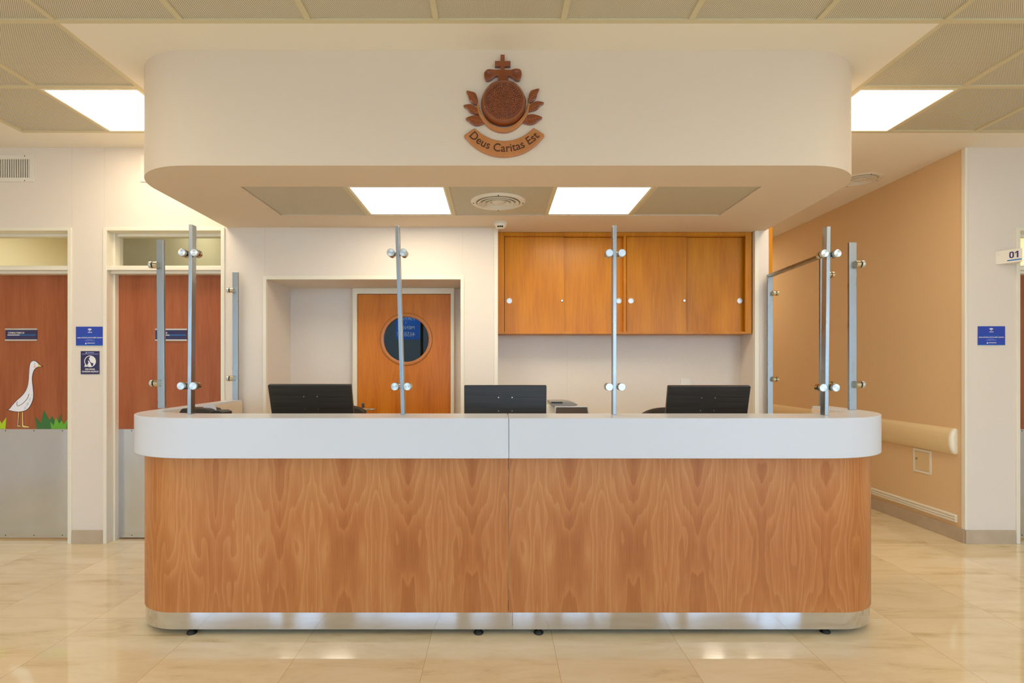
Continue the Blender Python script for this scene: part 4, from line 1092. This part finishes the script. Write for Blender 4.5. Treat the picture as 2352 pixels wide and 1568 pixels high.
# ================================================================== CHAIRS
def chair(X, Y, label, ztop):
    t = thing('office_chair', label, 'chair', (X, Y, 0), 0, 'office chairs behind the desk')
    def L_(bm): return bm
    bm = nb()   # curved backrest
    nx_, nz = 12, 8; Wc, Hc = .46, .5; z0 = ztop - Hc
    for y_off in (0,):
        G = []
        for j in range(nz + 1):
            row = []
            for i in range(nx_ + 1):
                u_ = i / nx_ * 2 - 1; v_ = j / nz
                wsc = 1 - .16 * max(0, v_ - .6) ** 1.5 * 3 - .10 * (1 - v_)
                zz = z0 + Hc * v_ - .035 * (abs(u_) ** 3) * v_
                row.append(bm.verts.new((u_ * Wc / 2 * wsc, .22 - .05 * u_ * u_ * -1 * -1 + .04 * v_, zz)))
            G.append(row)
        for j in range(nz):
            for i in range(nx_): bm.faces.new((G[j][i], G[j][i + 1], G[j + 1][i + 1], G[j + 1][i]))
    o = mk('backrest', bm, M['brownleather'], t, local=True, smooth=True, angle=180)
    s_ = o.modifiers.new('solid', 'SOLIDIFY'); s_.thickness = .045; s_.offset = 0
    b_ = o.modifiers.new('bevel', 'BEVEL'); b_.width = .012; b_.segments = 3
    mk('seat', prism(nb(), rrect(-.24, .24, -.23, .23, .07), .43, .50, 'z'), M['brownleather'], t, local=True, bevel=.02, seg=3)
    mk('back_bracket', tube(nb(), [(0, .12, .42), (0, .25, .42), (0, .285, .48), (0, .28, z0 + .2)], .016), M['black'], t, local=True)
    mk('gas_lift', cyl(nb(), (0, 0, .09), (0, 0, .43), .025), M['black'], t, local=True, smooth=True)
    bm = nb(); 
    for k_ in range(5):
        a = k_ * 2 * math.pi / 5 + .3; cyl(bm, (0, 0, .10), (.27 * math.cos(a), .27 * math.sin(a), .07), .022, .014, n=10)
    mk('star_base', bm, M['black'], t, local=True)
    for k_ in range(5):
        a = k_ * 2 * math.pi / 5 + .3; x, y = .27 * math.cos(a), .27 * math.sin(a)
        mk('caster', cyl(nb(), (x - .02, y, .028), (x + .02, y, .028), .028, n=16), M['blackrub'], t, local=True, smooth=True)
    for s in (-1, 1):
        mk('armrest', tube(nb(), [(s * .22, 0, .45), (s * .27, 0, .5), (s * .27, 0, .66), (s * .27, .02, .68), (s * .27, .14, .68)], .014), M['black'], t, local=True, smooth=True)
    return t
YCH = 3.45
chair((630 + 225 / 2 - CX) * 3.69 / F + .09, YCH, 'dark brown office chair behind the left monitor, only its rounded top showing', PX(0, 929, 3.69)[1])
chair((1470 - CX) * 3.69 / F + .215, YCH, 'dark brown office chair behind the right monitor, only its rounded top showing', PX(0, 935.5, 3.69)[1])

# ================================================================== BACK TABLE, PRINTER, SMALL SCREEN, TERMINAL
tb = thing('side_table', 'low cream side table against the niche wall carrying the printer', 'table', (.75, 4.15, 0))
mk('table_top', box(nb(), .10, 1.0, 3.96, 4.335, .72, .745), M['cream'], tb, bevel=.003)
for x in (.12, .955):
    for y in (3.975, 4.30): mk('leg', box(nb(), x, x + .025, y, y + .025, 0, .72), M['alu'], tb)
pt = thing('printer', 'grey and white desktop printer with an angled dark top tray beside the central monitor', 'printer', (.5, 4.17, .746))
a = PX(1250, 941, 4.1); b = PX(1330, 920, 4.1)
mk('body', box(nb(), a[0] - .05, PX(1316, 0, 4.1)[0], 4.06, 4.30, .7455, PX(0, 929, 4.1)[1]), M['white'], pt, bevel=.008)
tz = PX(0, 921.5, 4.05)[1]
mk('top_tray', prism(nb(), [PX(1262, 921.5, 4.05), PX(1300, 921, 4.05), PX(1316, 923, 4.05), PX(1327, 928.5, 4.05), PX(1322, 931.5, 4.05), PX(1274, 934.5, 4.05), PX(1266, 931, 4.05)], 4.03, 4.26), mat('grey_printer_plastic', (150, 146, 142), .4), pt, bevel=.003)
mk('slot', box(nb(), PX(1266, 0, 4.03)[0], PX(1292, 0, 4.03)[0], 4.024, 4.031, PX(0, 925.5, 4.03)[1], PX(0, 922.5, 4.03)[1]), M['black'], pt)
sc_ = thing('small_screen', 'small dark screen with a thin silver rim in front of the printer', 'screen', (PX(1312, 0, 3.97)[0], 3.99, .746))
a = PX(1272.5, 960, 3.97); b = PX(1353, 933, 3.97)
bm = nb()
q = [PX(1275, 933, 3.97), PX(1350.5, 933, 3.97), PX(1357, 965, 3.97), PX(1272, 965, 3.97)]
mk('rim', prism(nb(), [(x, z) for x, z in q], 3.972, 3.985), M['alu'], sc_, bevel=.002)
q = [PX(1277.5, 935, 3.97), PX(1348.3, 935, 3.97), PX(1353, 965, 3.97), PX(1275, 965, 3.97)]
mk('back_panel', prism(nb(), q, 3.968, 3.975), mat('brown_grey_screen', (84, 70, 52), .3), sc_)
mk('stand', box(nb(), PX(1312, 0, 3.97)[0] - .03, PX(1312, 0, 3.97)[0] + .03, 3.985, 4.0, .746, .93), M['black'], sc_)
mk('foot', box(nb(), PX(1312, 0, 3.97)[0] - .09, PX(1312, 0, 3.97)[0] + .09, 3.965, 4.05, .7455, .756), M['black'], sc_, bevel=.003)

YT = 3.02
cr_ = thing('receipt_printer', 'dark rounded receipt printer with a curling paper strip inside the left counter corner', 'printer', (PX(455, 0, YT)[0], YT, .925))
def TP(x, y): return PX(x, y, YT)
zb_ = .9255
body = [TP(411, 947)[0:2]]
ptsb = [(TP(411, 0)[0], zb_), TP(412, 945), TP(416, 939.5), TP(420, 938), TP(468, 938), TP(478, 940), TP(486, 946), (TP(490, 0)[0], zb_)]
mk('body', prism(nb(), ptsb, YT, YT + .13), M['brownleather'], cr_, bevel=.004)
ptsb = [(TP(486.5, 0)[0], zb_), TP(487, 943.5), TP(500, 943.5), TP(509, 947.5), (TP(511, 0)[0], zb_)]
mk('side_tray', prism(nb(), ptsb, YT + .01, YT + .12), M['black'], cr_, bevel=.002)
bm = nb(); st = [TP(455, 930.5), TP(470, 932), TP(480, 932.5), TP(485, 937), TP(486.5, 943)]
lw = [TP(456, 937.5), TP(466, 938), TP(474, 938.5), TP(480, 941), TP(486, 943.5)]
prism(bm, st + lw[::-1], YT + .05, YT + .0515)
mk('paper_strip', bm, M['paper'], cr_)

# ================================================================== STREET SIGN SEEN IN THE PORTHOLE REFLECTION
sx = PX(937, 0, 12.0)[0]
struct('street_ground', box(nb(), -14, 14, -16, -3.35, -.12, -.02), mat('street_grey', (120, 118, 114), .9))
fc = thing('added_facade', 'invented dark shop front across the street, added to dim the porthole reflection', 'building', (-3.2, -10, 0))  # invented backdrop, placed to darken what the porthole glass mirrors
mk('facade_wall', box(nb(), -6.5, -1.9, -10.4, -10, -.02, 5), mat('facade_dark', (84, 88, 86), .8), fc)
mk('yellow_stripe', box(nb(), -2.15, -1.85, -9.99, -9.9, -.02, 5), mat('stripe_yellow', (226, 180, 90), .7), fc)  # made-up strip that mirrors as a yellow stripe in the porthole
mk('shop_band', box(nb(), -4.2, -2.6, -9.99, -9.94, .8, 1.1), mat('shop_band_violet', (70, 60, 110), .7), fc)
mk('shutter', box(nb(), -4.2, -2.6, -9.99, -9.95, -.02, .7), mat('shutter_grey', (110, 120, 130), .6), fc)
bs = thing('street_banner', 'blue street banner with white lettering outside the window, mirrored in the porthole glass', 'banner', (-2.3, -5.2, 2.02))
mk('panel', box(nb(), -2.62, -1.99, -5.22, -5.2, 2.02, 2.80), mat('banner_blue', (30, 110, 200), .6), bs)
for s, z, h, wd in (('MAYOR', 2.52, .10, .44), ('Y', 2.42, .065, .05), ('MENOR', 2.285, .09, .44), ('4658-80', 2.10, .12, .47)):
    text('lettering', s, M['ink'], bs, -2.35, z, -5.199, width=wd, height=h, flip=True, depth=.004)
